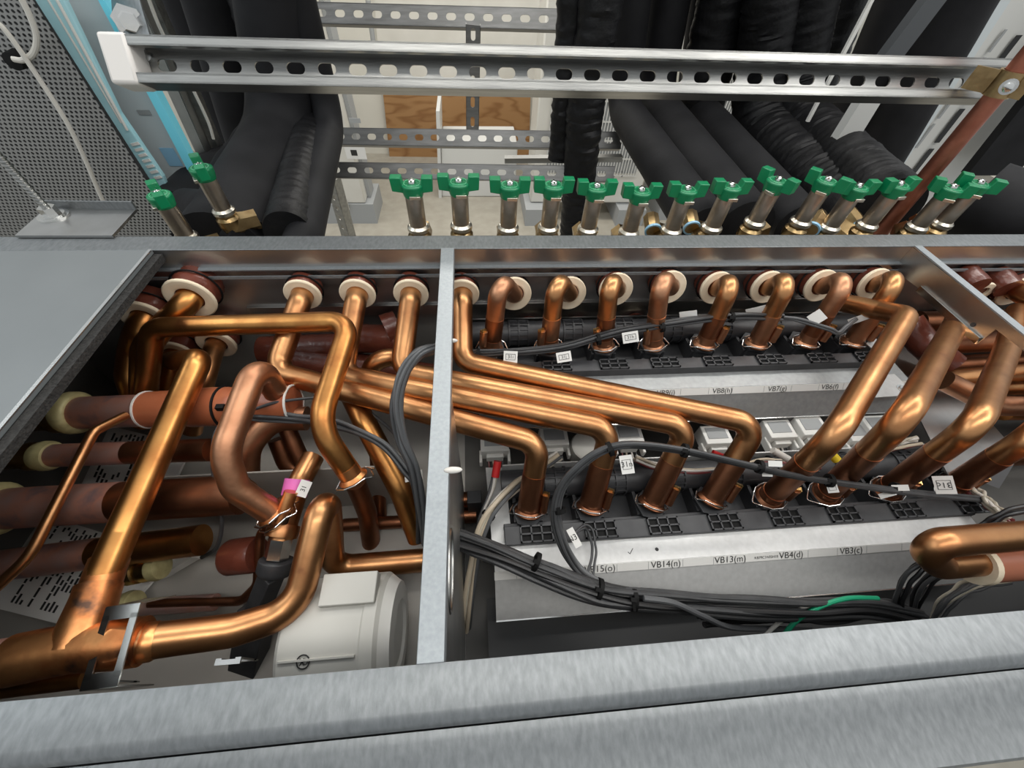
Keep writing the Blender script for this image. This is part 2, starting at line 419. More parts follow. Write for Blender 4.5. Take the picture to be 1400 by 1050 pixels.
# front cover hanging below the rail, with its fold
def line(a, b, z, n=2): return [pt(*a, z=z), pt(*b, z=z)]
cv = MB()
q0 = pt(190, 1006, z=-.028); q1 = pt(1400, 912, z=-.028)
yc0 = q0.y; yc1 = yc0 - .004
cv.prism([(-.262, -.0145, -.026), (-.262, -.020, -.0262), (-.262, -.030, -.031), (-.262, -.058, -.036), (-.262, -.060, -.040), (-.262, -.060, -.10), (-.262, -.0575, -.10), (-.262, -.0575, -.041), (-.262, -.029, -.034), (-.262, -.020, -.0285), (-.262, -.0145, -.028)], (1.2, 0, 0))
cover = obj('front_cover', cv, 'galv', smooth=50, label='folded galvanised cover sheet below the front rail, reaching the right edge', cat='panel')
cv2 = MB().prism([(-.66, -.0135, -.0335), (-.66, -.019, -.0335), (-.66, -.05, -.05), (-.66, -.05, -.14), (-.66, -.048, -.14), (-.66, -.048, -.052), (-.66, -.019, -.0355), (-.66, -.0135, -.0355)], (.396, 0, 0))
obj('front_cover', cv2, 'lid', smooth=50, label='grey cover sheet below the front rail at the bottom left corner', cat='panel')
for i, (px, py, lab) in enumerate([(577, 991, 'small steel screw in the gap below the front rail, near the middle'), (157, 1029, 'small steel screw in the gap below the front rail, at the left')]):
    p = pt(px, py, y=-.0166); t = thing('screw', lab, 'screw', p - V((0, 0, .012)))
    hd = MB().lathe(p - V((0, 0, .002)), (0, 0, 1), [(0, .0038), (.0012, .0038), (.0022, .0025), (.0027, .0)], 16)
    obj('screw_head', hd, 'chrome', t)
    obj('shank', MB().cyl(p - V((0, 0, .014)), p - V((0, 0, .002)), .0015, n=8), 'chrome', t)

# ================================================================== valve trays and manifolds
def tray(name, y_front, z, x0, x1, face, y_back, labels, strip_y, lab, tm='tray'):
    """face: (y, z) of the lower edge"""
    t = thing(name, lab, 'tray', ((x0 + x1) / 2, y_front, face[1]))
    mb = MB()
    T = .0016
    mb.prism([(x0, y_back, z), (x0, y_front, z), (x0, face[0], face[1]), (x0, face[0] + T, face[1]), (x0, y_front + T, z - T), (x0, y_back, z - T)], (x1 - x0, 0, 0))
    obj('tray_sheet', mb, tm, t, smooth=20)
    obj('bottom_edge', MB().box((x0, face[0] - .0005, face[1] - .001), (x1, face[0] + .004, face[1] + .0008)), 'chrome', t)
    (ya, yb) = strip_y
    # strip lies on the plane from the plate's front edge down the face
    if yb is None: # strip on the top plate
        pass
    return t

# ---- front tray
Z1 = -.192
X10, X11 = pt(672, 790, z=Z1).x, pt(1322, 700, z=Z1).x
f1 = pt(900, 832, y=.066); 
tray1 = tray('valve_tray', .111, Z1, X10 + .004, X11, (.066, f1.z), .142, None, (0, 0), 'long satin steel tray under the front row of valves, with a printed label strip')
fdir = V((0, .066 - .111, f1.z - Z1)).normalized()
nrm1 = V((1, 0, 0)).cross(fdir) * -1
def face_pt(px, py, o, nr):
    r = ray(px, py); c = V((0, 0, HCAM)); d = (V(o) - c).dot(nr) / r.dot(nr); return c + r * d
def strip(t, o, fdir, x0, x1, w, m='paper', name='label_strip', lift=.0006, s0=.0):
    nr = V((1, 0, 0)).cross(fdir) * -1
    mb = MB(); a = V((x0, o[1], o[2])) + fdir * s0 + nr * .0001
    mb.prism([a, a + V((x1 - x0, 0, 0)), a + V((x1 - x0, 0, 0)) + fdir * w, a + fdir * w], nr * lift)
    return obj(name, mb, m, t, smooth=0)
O1 = (0, .111, Z1)
xs0 = face_pt(676, 790, O1, nrm1).x; xs1 = face_pt(1268, 742, O1, nrm1).x
st = strip(tray1, O1, fdir, xs0, xs1, .0095, s0=.0005)
for px, py, s in [(820, 776, 'VB15(o)'), (910, 771, 'VB14(n)'), (998, 763, 'VB13(m)'), (1081, 755, 'VB4(d)'), (1163, 749, 'VB3(c)')]:
    p = face_pt(px, py, O1, nrm1); p.y = .111 + fdir.y * .0052; p.z = Z1 + fdir.z * .0052
    text_obj('printed_text', s, p + nrm1 * .0006, (1, 0, 0), -fdir, .0112, tray1)
for px, py in [(706, 788), (843, 776), (886, 772), (933, 769), (975, 764), (1018, 760), (1104, 753), (1144, 750), (1184, 746), (1232, 742)]:
    p = face_pt(px, py, O1, nrm1)
    mb = MB(); a = V((p.x, O1[1], O1[2])) + fdir * .0007 + nrm1 * .0007
    mb.prism([a, a + V((.0004, 0, 0)), a + V((.0004, 0, 0)) + fdir * .009, a + fdir * .009], nrm1 * .0002)
    obj('printed_line', mb, 'pad', tray1, smooth=0)
p = face_pt(1047, 759, O1, nrm1); p.y = .111 + fdir.y * .0056; p.z = Z1 + fdir.z * .0056
text_obj('part_number', 'KB79C7A05H10', p + nrm1 * .0006, (1, 0, 0), -fdir, .0045, tray1)
p = pt(898, 751, z=Z1); obj('tray_hole', MB().cyl(p, p + V((0, 0, .0003)), .0022), 'ink', tray1)
p = pt(862, 755, z=Z1); obj('pen_tick', MB().tube([p + V((-.003, .0005, .0003)), p + V((-.0012, -.002, .0003)), p + V((.004, .0042, .0003))], .0004, 6), 'ink', tray1)
# rear return of the tray at the left end and the bright back flange
obj('tray_end', MB().prism([pt(a, b, z=Z1 - .012) for a, b in [(674, 760), (664, 640), (690, 640), (702, 760)]], (0, 0, .0015)), 'tray', tray1, smooth=0)
obj('back_flange', MB().box((X10 + .02, .236, -.200), (X11, .2375, -.176)), 'tray', tray1)

# ---- rear tray
Z2 = -.121
X20, X21 = pt(655, 560, z=Z2).x, pt(1262, 540, z=Z2).x
yf2 = pt(900, 532, z=Z2).y
f2 = pt(900, 578, y=yf2 - .028)
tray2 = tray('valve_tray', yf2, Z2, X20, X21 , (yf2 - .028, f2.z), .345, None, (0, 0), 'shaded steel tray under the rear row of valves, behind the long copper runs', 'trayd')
fdir2 = V((0, -.028, f2.z - Z2)).normalized(); nrm2 = V((1, 0, 0)).cross(fdir2) * -1
O2 = (0, yf2, Z2)
strip(tray2, O2, fdir2, X20 + .12, X21 - .004, .010, s0=.0005)
for px, py, s in [(910, 538, 'VB9(i)'), (987, 536, 'VB8(h)'), (1062, 533, 'VB7(g)'), (1134, 529, 'VB6(f)')]:
    p = face_pt(px, py, O2, nrm2); p.y = yf2 + fdir2.y * .0055; p.z = Z2 + fdir2.z * .0055
    text_obj('printed_text', s, p + nrm2 * .0006, (1, 0, 0), -fdir2, .0105, tray2)
for px in (930, 968, 1000, 1043, 1080, 1117, 1150, 1192):
    p = face_pt(px, 536, O2, nrm2); mb = MB(); a = V((p.x, O2[1], O2[2])) + fdir2 * .0007 + nrm2 * .0007
    mb.prism([a, a + V((.0004, 0, 0)), a + V((.0004, 0, 0)) + fdir2 * .009, a + fdir2 * .009], nrm2 * .0002)
    obj('printed_line', mb, 'pad', tray2, smooth=0)
obj('tray_wing', MB().prism([pt(a, b, z=Z2) for a, b in [(1240, 541), (1249, 538), (1222, 512), (1180, 515), (1180, 545)]] , (0, 0, .0012)), 'tray', tray2, smooth=0)
p = pt(1232, 531, z=Z2 + .0012); obj('tray_screw', MB().lathe(p, (0, 0, 1), [(0, .0065), (.001, .0065), (.001, .0035), (.0035, .003), (.0035, 0)], 18), 'chrome', tray2)
p0 = pt(1194, 470, z=-.10); 
obj('end_tab', MB().prism([pt(a, b, z=-.10) for a, b in [(1184, 470), (1192, 459), (1205, 472), (1203, 488)]], (0, 0, .0012)), 'tray', tray2, smooth=0)

def manifold(lab, xs, z, y_grid, y_boss, y_cyl, rc, x0, x1, grp, ents):
    t = thing('valve_manifold', lab, 'manifold', ((x0 + x1) / 2, y_boss, z - .03), )
    g0, g1 = y_grid
    b = MB()
    b.box((x0, g0, z - .012), (x1, g1, z + .0015)); b.box((x0, g1, z - .04), (x1, g1 + .006, z - .006)); 
    b.box((x0, g1 + .006, z - .045), (x1, y_cyl, z - .03))
    obj('base_block', b, 'blackp', t, bevel=.0008)
    cy = MB().cyl((x0, y_cyl, z - .006), (x1, y_cyl, z - .006), rc, n=26)
    for i in range(len(xs)):
        xm = xs[i] + .5 * ((xs[i + 1] - xs[i]) if i + 1 < len(xs) else (xs[i] - xs[i - 1]))
        if xm > x1 - .006: continue
        for dx in (-.014, 0, .014):
            cy.lathe((xm + dx - .0012, y_cyl, z - .006), (1, 0, 0), [(0, rc), (0, rc + .002), (.0024, rc + .002), (.0024, rc)], 26)
        for k in range(-2, 4):   # longitudinal ribs
            a = math.radians(60 + 22 * k); cyv = V((0, -math.cos(a), math.sin(a)))
            c = V((xm, y_cyl, z - .006)) + cyv * (rc + .0005)
            cy.obox(c - V((.015, 0, 0)), c + V((.015, 0, 0)), .0016, .003, cyv)
    obj('header_tube', cy, 'blackp', t, smooth=40)
    for i, x in enumerate(xs):
        q = V((x, y_boss, z))
        bs = MB(); bs.lathe(q - V((0, 0, .03)), (0, 0, 1), [(0, .0185), (.026, .0185), (.028, .0205), (.031, .0205), (.031, .016)], 6)
        bs.obox(q + V((-.016, -.010, -.018)), q + V((-.016, .026, -.018)), .004, .024); bs.obox(q + V((.016, -.010, -.018)), q + V((.016, .026, -.018)), .004, .024)
        bs.obox(q + V((0, -.012, -.016)), q + V((0, -.022, -.022)), .03, .004)
        obj('port_boss', bs, 'blackp', t, smooth=20)
        # grille of six openings: recess plus bars
        gx = x + .0075 if z < -.15 else x + .006
        gm = MB(); w, h = .040, (g1 - g0) * .90; yc = (g0 + g1) / 2; zt = z + .0016
        gm.box((gx - w / 2, yc - h / 2, zt), (gx + w / 2, yc + h / 2, zt + .0003))
        gg = obj('vent_grille', gm, 'blackd', t)
        bars = MB()
        for k in range(4): bars.box((gx - w / 2 + k * (w - .0018) / 3, yc - h / 2, zt + .0003), (gx - w / 2 + k * (w - .0018) / 3 + .0018, yc + h / 2, zt + .003))
        for k in range(3): bars.box((gx - w / 2, yc - h / 2 + k * (h - .0018) / 2, zt + .0003), (gx + w / 2, yc - h / 2 + k * (h - .0018) / 2 + .0018, zt + .003))
        obj('grille_bars', bars, 'blackp', gg)
    return t

YB1 = .177
E1px = [722, 806, 889, 969, 1049, 1124, 1206, 1292]
E1py = [700, 694, 688, 682, 676, 670, 664, 657]
X1 = [pt(a, b, y=YB1).x for a, b in zip(E1px, E1py)]
# keep a regular pitch, measured from the ends
X1 = [X1[0] + (X1[-1] - X1[0]) * i / 7 * 1.0 if False else x for i, x in enumerate(X1)]
ZM1 = -.188
X1 = [pt(a, b, z=ZM1).x for a, b in zip(E1px, E1py)]
man1 = manifold('black plastic valve manifold of the front row with eight copper ports', X1, ZM1, (.1375, .160), YB1, .217, .019, pt(690, 735, z=ZM1).x, pt(1322, 690, z=ZM1).x, None, None)
E2px = [672, 750, 825, 893, 963, 1035, 1103, 1168]
ZM2 = -.110
YB2 = .385
E2 = [pt(a, 474, z=ZM2) for a in E2px]
X2 = [e.x for e in E2]
man2 = manifold('black plastic valve manifold of the rear row below the arched copper stubs', X2, ZM2, (.338, .357), YB2, .421, .018, pt(640, 490, z=ZM2).x, pt(1195, 480, z=ZM2).x, None, None)
# ================================================================== copper pipes
ORD = ['first', 'second', 'third', 'fourth', 'fifth', 'sixth', 'seventh', 'eighth', 'ninth', 'tenth', 'eleventh', 'twelfth', 'thirteenth', 'fourteenth']
def wob(L, a, p): return 1 + .012 * noise.noise(p * 40)
def pipe(lab, P, r, m, fr=.03, parent=None, name='copper_pipe', n=24, seg=8, r_end=None, group=None):
    path = resample(fillet(P, fr, seg), .012)
    mb = MB().tube(path, r, n, rf=wob, r_end=r_end)
    if parent is not None: return obj(name, mb, m, parent)
    return obj(name, mb, m, label=lab, cat='pipe', group=group)

def clip(q, axis, r, lab, seed=0, grp=None):
    """bent wire retaining clip around a pipe socket"""
    ax = V(axis).normalized(); u = V((1, 0, 0)); u = (u - ax * u.dot(ax)).normalized(); w = ax.cross(u)
    rr = random.Random(seed); P = []
    for k, (a, f) in enumerate([(200, 1.25), (170, 1.5), (150, 1.2), (110, 1.12), (70, 1.12), (35, 1.25), (10, 1.5), (-20, 1.2), (-45, 1.12), (-90, 1.12), (-125, 1.2), (-150, 1.5), (-160, 1.25)]):
        a = math.radians(a + 180); P.append(V(q) + (u * math.cos(a) + w * math.sin(a)) * r * f + ax * (.001 if abs(f - 1.5) > .01 else -.004))
    mb = MB().tube(resample(fillet(P, .003, 3), .004), .0009, 8)
    return obj('retaining_clip', mb, 'chrome', label=lab, cat='clip', group=grp)

def collar(q, ax, r, parent, m='brown', L=.006):
    mb = MB().lathe(q, ax, [(0, r + .0002), (0, r + .0035), (.002, r + .004), (.0045, r + .0018), (L, r + .0003), (L + .012, r + .0001)], 24)
    return obj('socket_collar', mb, m, parent)

def sensor(q, ax, side, r, parent, m='brown'):
    """small tube brazed alongside the pipe, with a brass tip"""
    ax = V(ax).normalized(); s = V(side).normalized(); a = V(q) + s * (r + .0045)
    o_ = obj('sensor_pocket', MB().tube([a + ax * .010, a + ax * .034], .0052, 14), m, parent)
    k = MB(); k.obox(a + ax * .030, a + ax * .037, .004, .006, s); k.obox(a + ax * .030 + s * .004, a + ax * .037 + s * .004, .006, .0012, s)
    obj('brass_spring', k, 'brass', o_)
    return o_

RP = .0139
# ---- ports on the rear wall: sleeve and cream foam end ring
def port(lab, c, r, L=.036, tilt=(0, -1, 0), sleeve_m='sleeve'):
    ax = V(tilt).normalized(); t = thing('pipe_sleeve', lab, 'sleeve', c)
    a = V(c) - ax * L
    def rf(l, an, p): return 1 + .05 * noise.noise(p * 90) + (.04 * math.sin(an * 5 + l * 300))
    mb = MB().tube(resample([a, V(c) - ax * .002], .005), r, 26, True, rf)
    sl = obj('shrink_sleeve', mb, sleeve_m, t)
    tie = MB(); tc_ = V(c) - ax * L * .55; u = ax.orthogonal().normalized(); w = ax.cross(u)
    tie.tube([tc_ + (u * math.cos(k * math.pi / 16) + w * math.sin(k * math.pi / 16)) * r * 1.06 for k in range(33)], .0012, 6, False)
    obj('cable_tie', tie, 'blackd', t)
    rg = MB().lathe(V(c) - ax * .003, ax, [(0, r * .6), (0, r * 1.03), (.001, r * 1.08), (.004, r * 1.08), (.005, r * 1.03), (.005, r * .66), (.004, r * .6)], 32, True)
    obj('foam_ring', rg, 'ring', t)
    return t

YP = .440
ports = {}
for k, (px, py, lab) in enumerate([(414, 403, 'brown pipe sleeve with cream foam ring, third from the left in the left bay'), (489, 402, 'brown pipe sleeve with cream ring, left neighbour of the sleeve by the divider'),
        (562, 402, 'brown pipe sleeve with cream foam ring just left of the divider'), (632, 402, 'brown pipe sleeve with split cream ring just right of the divider')]):
    c = pt(px, py, y=YP); ports[k] = c; port(lab, c, .0218, .020)
# long runs into the front manifold
E1 = [V((x, YB1, ZM1)) for x in X1]
runs = [(0, (376, 508), (737, 606), 0, 'lowest of the four long copper runs, bending into the first front port'),
        (1, (468, 513), (836, 586), 1, 'long copper run bending into the second front port from the left'),
        (2, (548, 508), (942, 583), 2, 'long copper run bending into the third front port from the left'),
        (3, (632, 495), (1036, 580), 3, 'topmost of the four long copper runs, bending into the fourth front port')]
clip_lab = 'bent wire clip on the %s front manifold port from the left'
for (k, c1, c2, e, lab) in runs:
    P0 = ports[k] + V((0, .03, 0)); Ep = E1[e]
    t = thing('copper_pipe', lab, 'pipe', Ep)
    p2 = pt(*c2, d=.468 + .004 * e); zrun = p2.z
    p1 = pt(*c1, z=-.098)
    mid = p2.lerp(Ep, .45)
    path = fillet([P0, ports[k] + V((0, -.02, 0)), p1, p2, mid], [.03, .02, .022, .034, .03], 9)
    obj('pipe_body', MB().tube(resample(path, .012), RP, 24, rf=wob), 'copper', t)
    obj('pipe_stub', MB().tube(resample([mid.lerp(p2, .05), Ep], .01), RP + .0004, 24, rf=wob), 'brown', t)
    ax = (mid - Ep).normalized(); collar(Ep, ax, RP, t)
    sensor(Ep, ax, V((1, -.55, 0)), RP, t)
    clip(Ep + ax * .004, ax, RP + .003, clip_lab % ORD[e], e)
# right-hand slanting pipes into the front manifold
qs = [(4, (1141, 596), .178, (1239, 432, .508), (1205, 425, .545), 'slanting copper pipe with elbow near the rear tray end, first of four on the right'),
      (5, (1236, 572), .178, (1308, 440, .545), (1318, 405, .60), 'second slanting copper pipe on the right, passing under the bracket tab'),
      (6, (1335, 580), .178, (1376, 480, .535), (1392, 425, .60), 'third slanting copper pipe on the right, passing below the bracket corner'),
      (7, (1412, 596), .178, (1460, 540, .52), (1480, 480, .60), 'slanting copper pipe leaving the frame at the right edge')]
for (e, c1, y1, c2, c3, lab) in qs:
    Ep = E1[e]; p1 = pt(*c1, y=y1 + .006); p2 = pt(*c2[:2], d=c2[2]); p3 = pt(*c3[:2], d=c3[2])
    t = thing('copper_pipe', lab, 'pipe', Ep)
    mid = Ep.lerp(p1, .62)
    P = [mid, p1, p2, p3] if e > 4 else [mid, p1, p2, p3, p3 + V((-.02, .06, -.03))]
    path = fillet(P, [.03, .055, .02, .02, .02], 9)
    obj('pipe_body', MB().tube(resample(path, .012), .0130, 24, rf=wob), 'copper', t)
    obj('pipe_stub', MB().tube(resample([Ep.lerp(p1, .64), Ep], .01), .0134, 24, rf=wob), 'brown', t)
    ax = (p1 - Ep).normalized(); collar(Ep, ax, RP, t)
    sensor(Ep, ax, V((1, -.35, 0)), RP, t)
    clip(Ep + ax * .004, ax, RP + .003, clip_lab % ORD[e], e + 3)
# arched stubs of the rear row
rp = [(703, 402), (778, 401), (842, 396), (915, 393), (980, 394), (1049, 393), (1122, 391), (1195, 389)]
crown = [(686, 390), (764, 388), (838, 388), (908, 386), (996, 389), (1074, 386), (1155, 386), (1224, 384)]
for i in range(8):
    c = pt(*rp[i], y=YP)
    port('brown pipe sleeve with cream ring behind the %s rear arch from the left' % ORD[i], c, .0226, .024, tilt=(.0, -1, .30))
    cr = pt(crown[i][0] + (9 if i > 3 else -3), crown[i][1] - 9, y=.400)
    e = V((X2[i], YB2, ZM2)); e.y = E2[i].y * .5 + YB2 * .5
    t = thing('copper_pipe', '%s arched copper stub of the rear row, counted from the left' % ORD[i], 'pipe', e)
    q1 = c + V((0, -.004, .002))
    mid = cr.lerp(e, .55)
    path = fillet([c + V((0, .03, -.008)), q1, cr, mid], [.02, .010, .0185, .02], 10)
    obj('pipe_body', MB().tube(resample(path, .008), RP * .86, 24, rf=wob), 'copper' if i % 3 else 'dull', t)
    obj('pipe_stub', MB().tube(resample([cr.lerp(e, .52), e], .008), RP * .89, 24, rf=wob), 'dull' if i % 2 else 'brown', t)
    ax = (cr - e).normalized(); collar(e, ax, RP * .9, t, 'dull')
    sensor(e + ax * .004, ax, V((1 if i > 3 else -1, -.7, .0)), RP * .9, t, 'dull')
    clip(e + ax * .004, ax, RP + .002, 'bent wire clip on the %s rear manifold port from the left' % ORD[i], i)
# lower sleeves behind the rear manifold
for i, (px, py) in enumerate([(724, 452), (789, 452), (868, 448), (1012, 450), (1086, 448)]):
    c = pt(px, py, y=.452); port('%s of the five half hidden lower sleeves behind the rear manifold, from the left' % ORD[i], c, .020, .012)
    pipe('copper pipe end in the %s half hidden lower sleeve behind the rear manifold' % ORD[i], [c + V((0, .005, 0)), c + V((0, -.014, -.002))], .010, 'brown', n=16, name='pipe_end')
bar_a = pt(640, 448, y=.446); bar_b = pt(1170, 436, y=.446)
obj('support_bar', MB().box((bar_a.x, .442, -.118), (bar_b.x, .444, -.106)), 'sheet', label='flat steel bar behind the rear valve manifold', cat='bar')
wall_rail = MB().box((-.33, YW - .004, -.112), (BX, YW - .0005, -.094))
obj('lower_wall_lip', wall_rail, 'sheet', cab)
for i, (px, py, r_) in enumerate([(330, 437, 0)]): pass

# ---- left bay --------------------------------------------------------------
def P3(l): return [pt(a, b, d=c) for a, b, c in l]
lp_ = [((260, 408), .0275, 'brown pipe sleeve with large cream ring in the upper left corner'), ((198, 436), .0265, 'brown pipe sleeve with cream ring tucked beside the foam edge of the lid'),
       ((296, 470), .0240, 'brown pipe sleeve with cream ring below the golden cross pipe'), ((240, 485), .0240, 'half hidden brown sleeve behind the top of the golden diagonal pipe')]
lc = []
for (px, lr, lab), yy in zip(lp_, (.432, .420, .432, .425)):
    c = pt(*px, y=yy); lc.append(c); port(lab, c, lr, .036)
a0 = lc[0]
pipe('golden copper pipe curving down from the upper left corner sleeve', [a0 + V((0, .03, 0)), a0 + V((0, -.01, 0))] + P3([(222, 447, .52), (198, 475, .505), (196, 540, .53)]), .0150, 'gold', .03)
pipe('copper pipe dropping from the sleeve below the golden cross pipe', [lc[2] + V((0, .02, 0)), lc[2] + V((0, -.008, 0)), pt(282, 512, d=.535), pt(262, 590, d=.56)], .0125, 'copper')
a1 = lc[1]
pipe('large dark golden pipe bending down beside the foam edge', [a1 + V((0, .03, 0)), a1 + V((0, -.012, 0))] + P3([(180, 478, .53), (176, 515, .53), (192, 560, .54)]), .0150, 'gold', .035)
g = thing('copper_pipe', 'bright golden copper pipe crossing over at the top left and dropping to a wire clip', 'pipe', pt(482, 655, d=.4545))
obj('pipe_body', MB().tube(resample(fillet(P3([(196, 580, .535), (208, 448, .490), (480, 439, .485), (434, 582, .425), (486, 658, .455)]), [.02, .024, .024, .055, .02], 10), .012), .0126, 24, rf=wob), 'gold', g)
gE = pt(484, 655, d=.4535); gax = (pt(440, 590, d=.428) - gE).normalized()
collar(gE, gax, .0126, g, 'tee')
clip(gE, gax, .0165, 'bent wire clip at the lower end of the bright golden pipe', 3)
# golden diagonal and tee
dg = thing('copper_pipe', 'golden diagonal copper pipe brazed into the tee at the lower left', 'pipe', pt(110, 880, d=.33))
tc0 = pt(108, 882, d=.335)
top = pt(262, 500, d=.485); sleeveend = lc[3]
obj('pipe_body', MB().tube(resample(fillet([sleeveend + V((0, .01, 0)), sleeveend + V((.0, -.012, .0)), pt(272, 492, d=.470), pt(166, 730, d=.380), pt(140, 790, d=.360)], [.02, .01, .017, .02], 9), .012), .0136, 24, rf=wob), 'gold', dg)
sk = MB().tube(resample([pt(150, 765, d=.371), pt(132, 815, d=.352)], .01), .0150, 24)
obj('heat_stain', sk, 'tee', dg)
br = MB().tube([pt(136, 800, d=.357), pt(131, 815, d=.352), pt(118, 850, d=.342), tc0], .0168, 28, rf=lambda L, a, p: 1.0 if L < .02 else 1 + (L - .02) * 9)
obj('tee_branch', br, 'tee', dg)
tr = MB().tube(P3([(18, 902, .325), (60, 893, .329), (108, 884, .334), (165, 880, .338), (196, 876, .342)]), .0193, 30)
obj('tee_run', tr, 'tee', dg)
obj('tee_inlet', MB().tube(resample(P3([(-60, 915, .318), (25, 901, .326)]), .01), .0172, 26, rf=wob), 'purple', dg)
tp = thing('copper_pipe', 'thick copper pipe running from the tee, bending up past the white pump', 'pipe', pt(250, 880, d=.35))
obj('pipe_body', MB().tube(resample(fillet(P3([(190, 878, .342), (318, 862, .372), (405, 835, .395), (446, 664, .428), (455, 776, .50), (590, 765, .52)]), [.02, .05, .055, .016, .022], 10), .012), .0145, 26, rf=wob), 'copper', tp)
obj('pipe_swage', MB().lathe(pt(206, 877, d=.3457), pt(318, 862, d=.372) - pt(190, 878, d=.342), [(-.007, .0146), (-.005, .0157), (.003, .0157), (.005, .0146)], 26), 'tee', tp)
# purple-brown horizontal pipes with flux rings
hz = [((70, 566, .488), (330, 556, .488), .0200, 'purple', 'thick heat stained copper pipe with yellow flux ring, uppermost of four stacked on the left', (108, 564)),
      ((40, 624, .470), (288, 615, .47), .0135, 'purple', 'heat stained copper pipe, second from the top of four stacked on the left', (70, 623)),
      ((-40, 698, .440), (330, 676, .45), .0222, 'purple', 'thickest heat stained copper pipe, third from the top of four stacked on the left', (2, 695)),
      ((-40, 778, .455), (276, 738, .455), .0172, 'purple', 'heat stained copper pipe with golden end, lowest of four stacked on the left', None)]
for (a, b, r, mm, lab, rg) in hz:
    A = pt(a[0], a[1], d=a[2]); B = pt(b[0], b[1], d=b[2]); t = thing('copper_pipe', lab, 'pipe', A)
    L = (B - A)
    obj('pipe_body', MB().tube(resample([A, A.lerp(B, .55)], .01), r, 26, rf=wob), mm, t)
    obj('pipe_end', MB().tube(resample([A.lerp(B, .55), B], .01), r * .998, 26, rf=wob), 'brown' if r > .018 else 'gold' if rg is None else 'brown', t)
    if rg:
        c = pt(rg[0], rg[1], d=(a[2])); ax = L.normalized()
        obj('flux_ring', MB().lathe(c - ax * .004, ax, [(-.010, r * 1.2), (-.004, r * 1.32), (.003, r * 1.3), (.007, r * 1.15), (.008, r * 1.0)], 26), 'yring', t)
        obj('valve_socket', MB().lathe(c - ax * .012, -ax, [(0, r * 1.22), (.012, r * 1.24), (.014, r * 1.05), (.05, r * 1.05)], 26), 'brass', t)
# orange shrink sleeve on the uppermost pipe
A = pt(203, 560, d=.488); B = pt(402, 551, d=.488); ax = (B - A).normalized()
so = thing('pipe_sleeve', 'orange brown shrink sleeve with white end lines around the uppermost left pipe', 'sleeve', A)
obj('shrink_sleeve', MB().tube(resample([A, A.lerp(B, .5), B], .008), .0225, 30, rf=lambda L, a, p: 1 + .035 * noise.noise(p * 60) + (.08 if .055 < L < .10 else 0)), 'sleeveo', so)
for q in (A, B): obj('white_end_line', MB().lathe(q - ax * .001, ax, [(0, .0215), (0, .0233), (.0022, .0233), (.0022, .0215)], 30, True), 'white', so)
s0 = pt(300, 562, d=.425); u = ax.orthogonal().normalized(); w = ax.cross(u)
c0 = pt(309, 556, d=.488)
obj('cable_tie', MB().tube([c0 + (u * math.cos(k * math.pi / 16) + w * math.sin(k * math.pi / 16)) * .0250 for k in range(33)], .0016, 6, False).obox(pt(301, 557, d=.463) - V((.004, 0, 0)), pt(301, 557, d=.463) + V((.005, 0, 0)), .006, .006), 'blackd', so)
# thin pipe in front of them
pipe('thin copper tube bending across the stacked pipes on the left', P3([(172, 568, .464), (128, 590, .43), (40, 762, .385), (-30, 825, .37)]), .0051, 'copper', [.01, .012, .05], n=16)
# S pipe
sp = thing('copper_pipe', 'S shaped dull copper pipe in the left bay, left of the bright golden drop', 'pipe', pt(375, 700, d=.44))
obj('pipe_body', MB().tube(resample(fillet(P3([(392, 560, .50), (352, 494, .435), (306, 620, .405), (322, 668, .415), (380, 706, .445)]), [.02, .017, .05, .03], 10), .012), .0136, 26, rf=wob), 'dull', sp)
sE = pt(374, 702, d=.443); sax = (pt(330, 672, d=.42) - sE).normalized()
collar(sE, sax, .0137, sp, 'tee'); clip(sE + sax * .002, sax, .0172, 'bent wire clip at the foot of the S shaped pipe', 8); clip(sE - sax * .006, sax, .018, 'second bent wire clip just under the clip at the foot of the S shaped pipe', 5)
# curved pipe behind S
pipe('golden brown elbow pipe curving behind the S shaped pipe', P3([(420, 572, .50), (372, 572, .495), (338, 610, .49), (335, 690, .52)]), .0152, 'dull', [.02, .04, .05])
pipe('dark copper elbow behind the curving cable loom in the left bay', P3([(392, 585, .53), (412, 630, .54), (440, 660, .55)]), .011, 'brown', .03)
pipe('orange lacquered copper pipe slanting down beside the divider', P3([(470, 520, .55), (495, 570, .50), (548, 670, .495), (572, 735, .52)]), .0142, 'gold', .05)
pipe('dark copper elbow looping behind the bright golden pipe', P3([(560, 490, .55), (515, 488, .53), (500, 520, .545)]), .0125, 'copper', .03)
for i, (l, r, m_, lab) in enumerate([
        ([(486, 660, .50), (502, 700, .53), (508, 745, .56)], .0125, 'brown', 'brown copper pipe continuing below the bright golden pipe clip'),
        ([(470, 718, .56), (570, 712, .56)], .009, 'brown', 'thin dark horizontal pipe low behind the divider in the left bay'),
        ([(515, 620, .56), (520, 720, .58)], .010, 'brown', 'upright dark copper pipe low beside the orange lacquered pipe'),
        ([(380, 600, .54), (395, 640, .55), (430, 650, .56)], .013, 'brown', 'short dark copper pipe behind the pink label'),
        
        ([(236, 500, .565), (222, 560, .57)], .012, 'gold', 'short golden pipe half hidden behind the golden diagonal pipe'),
        ([(-30, 944, .335), (118, 926, .345)], .0082, 'gold', 'thin golden pipe under the tee at the front rail'),
        ([(400, 490, .60), (600, 520, .60)], .024, 'sleeve', 'dark brown sleeved pipe lying behind the long copper runs'),
        ([(360, 480, .60), (470, 475, .60)], .022, 'sleeve', 'dark brown sleeved pipe behind the bright golden pipe')]):
    pipe(lab, P3(l), r, m_, .03, n=20)
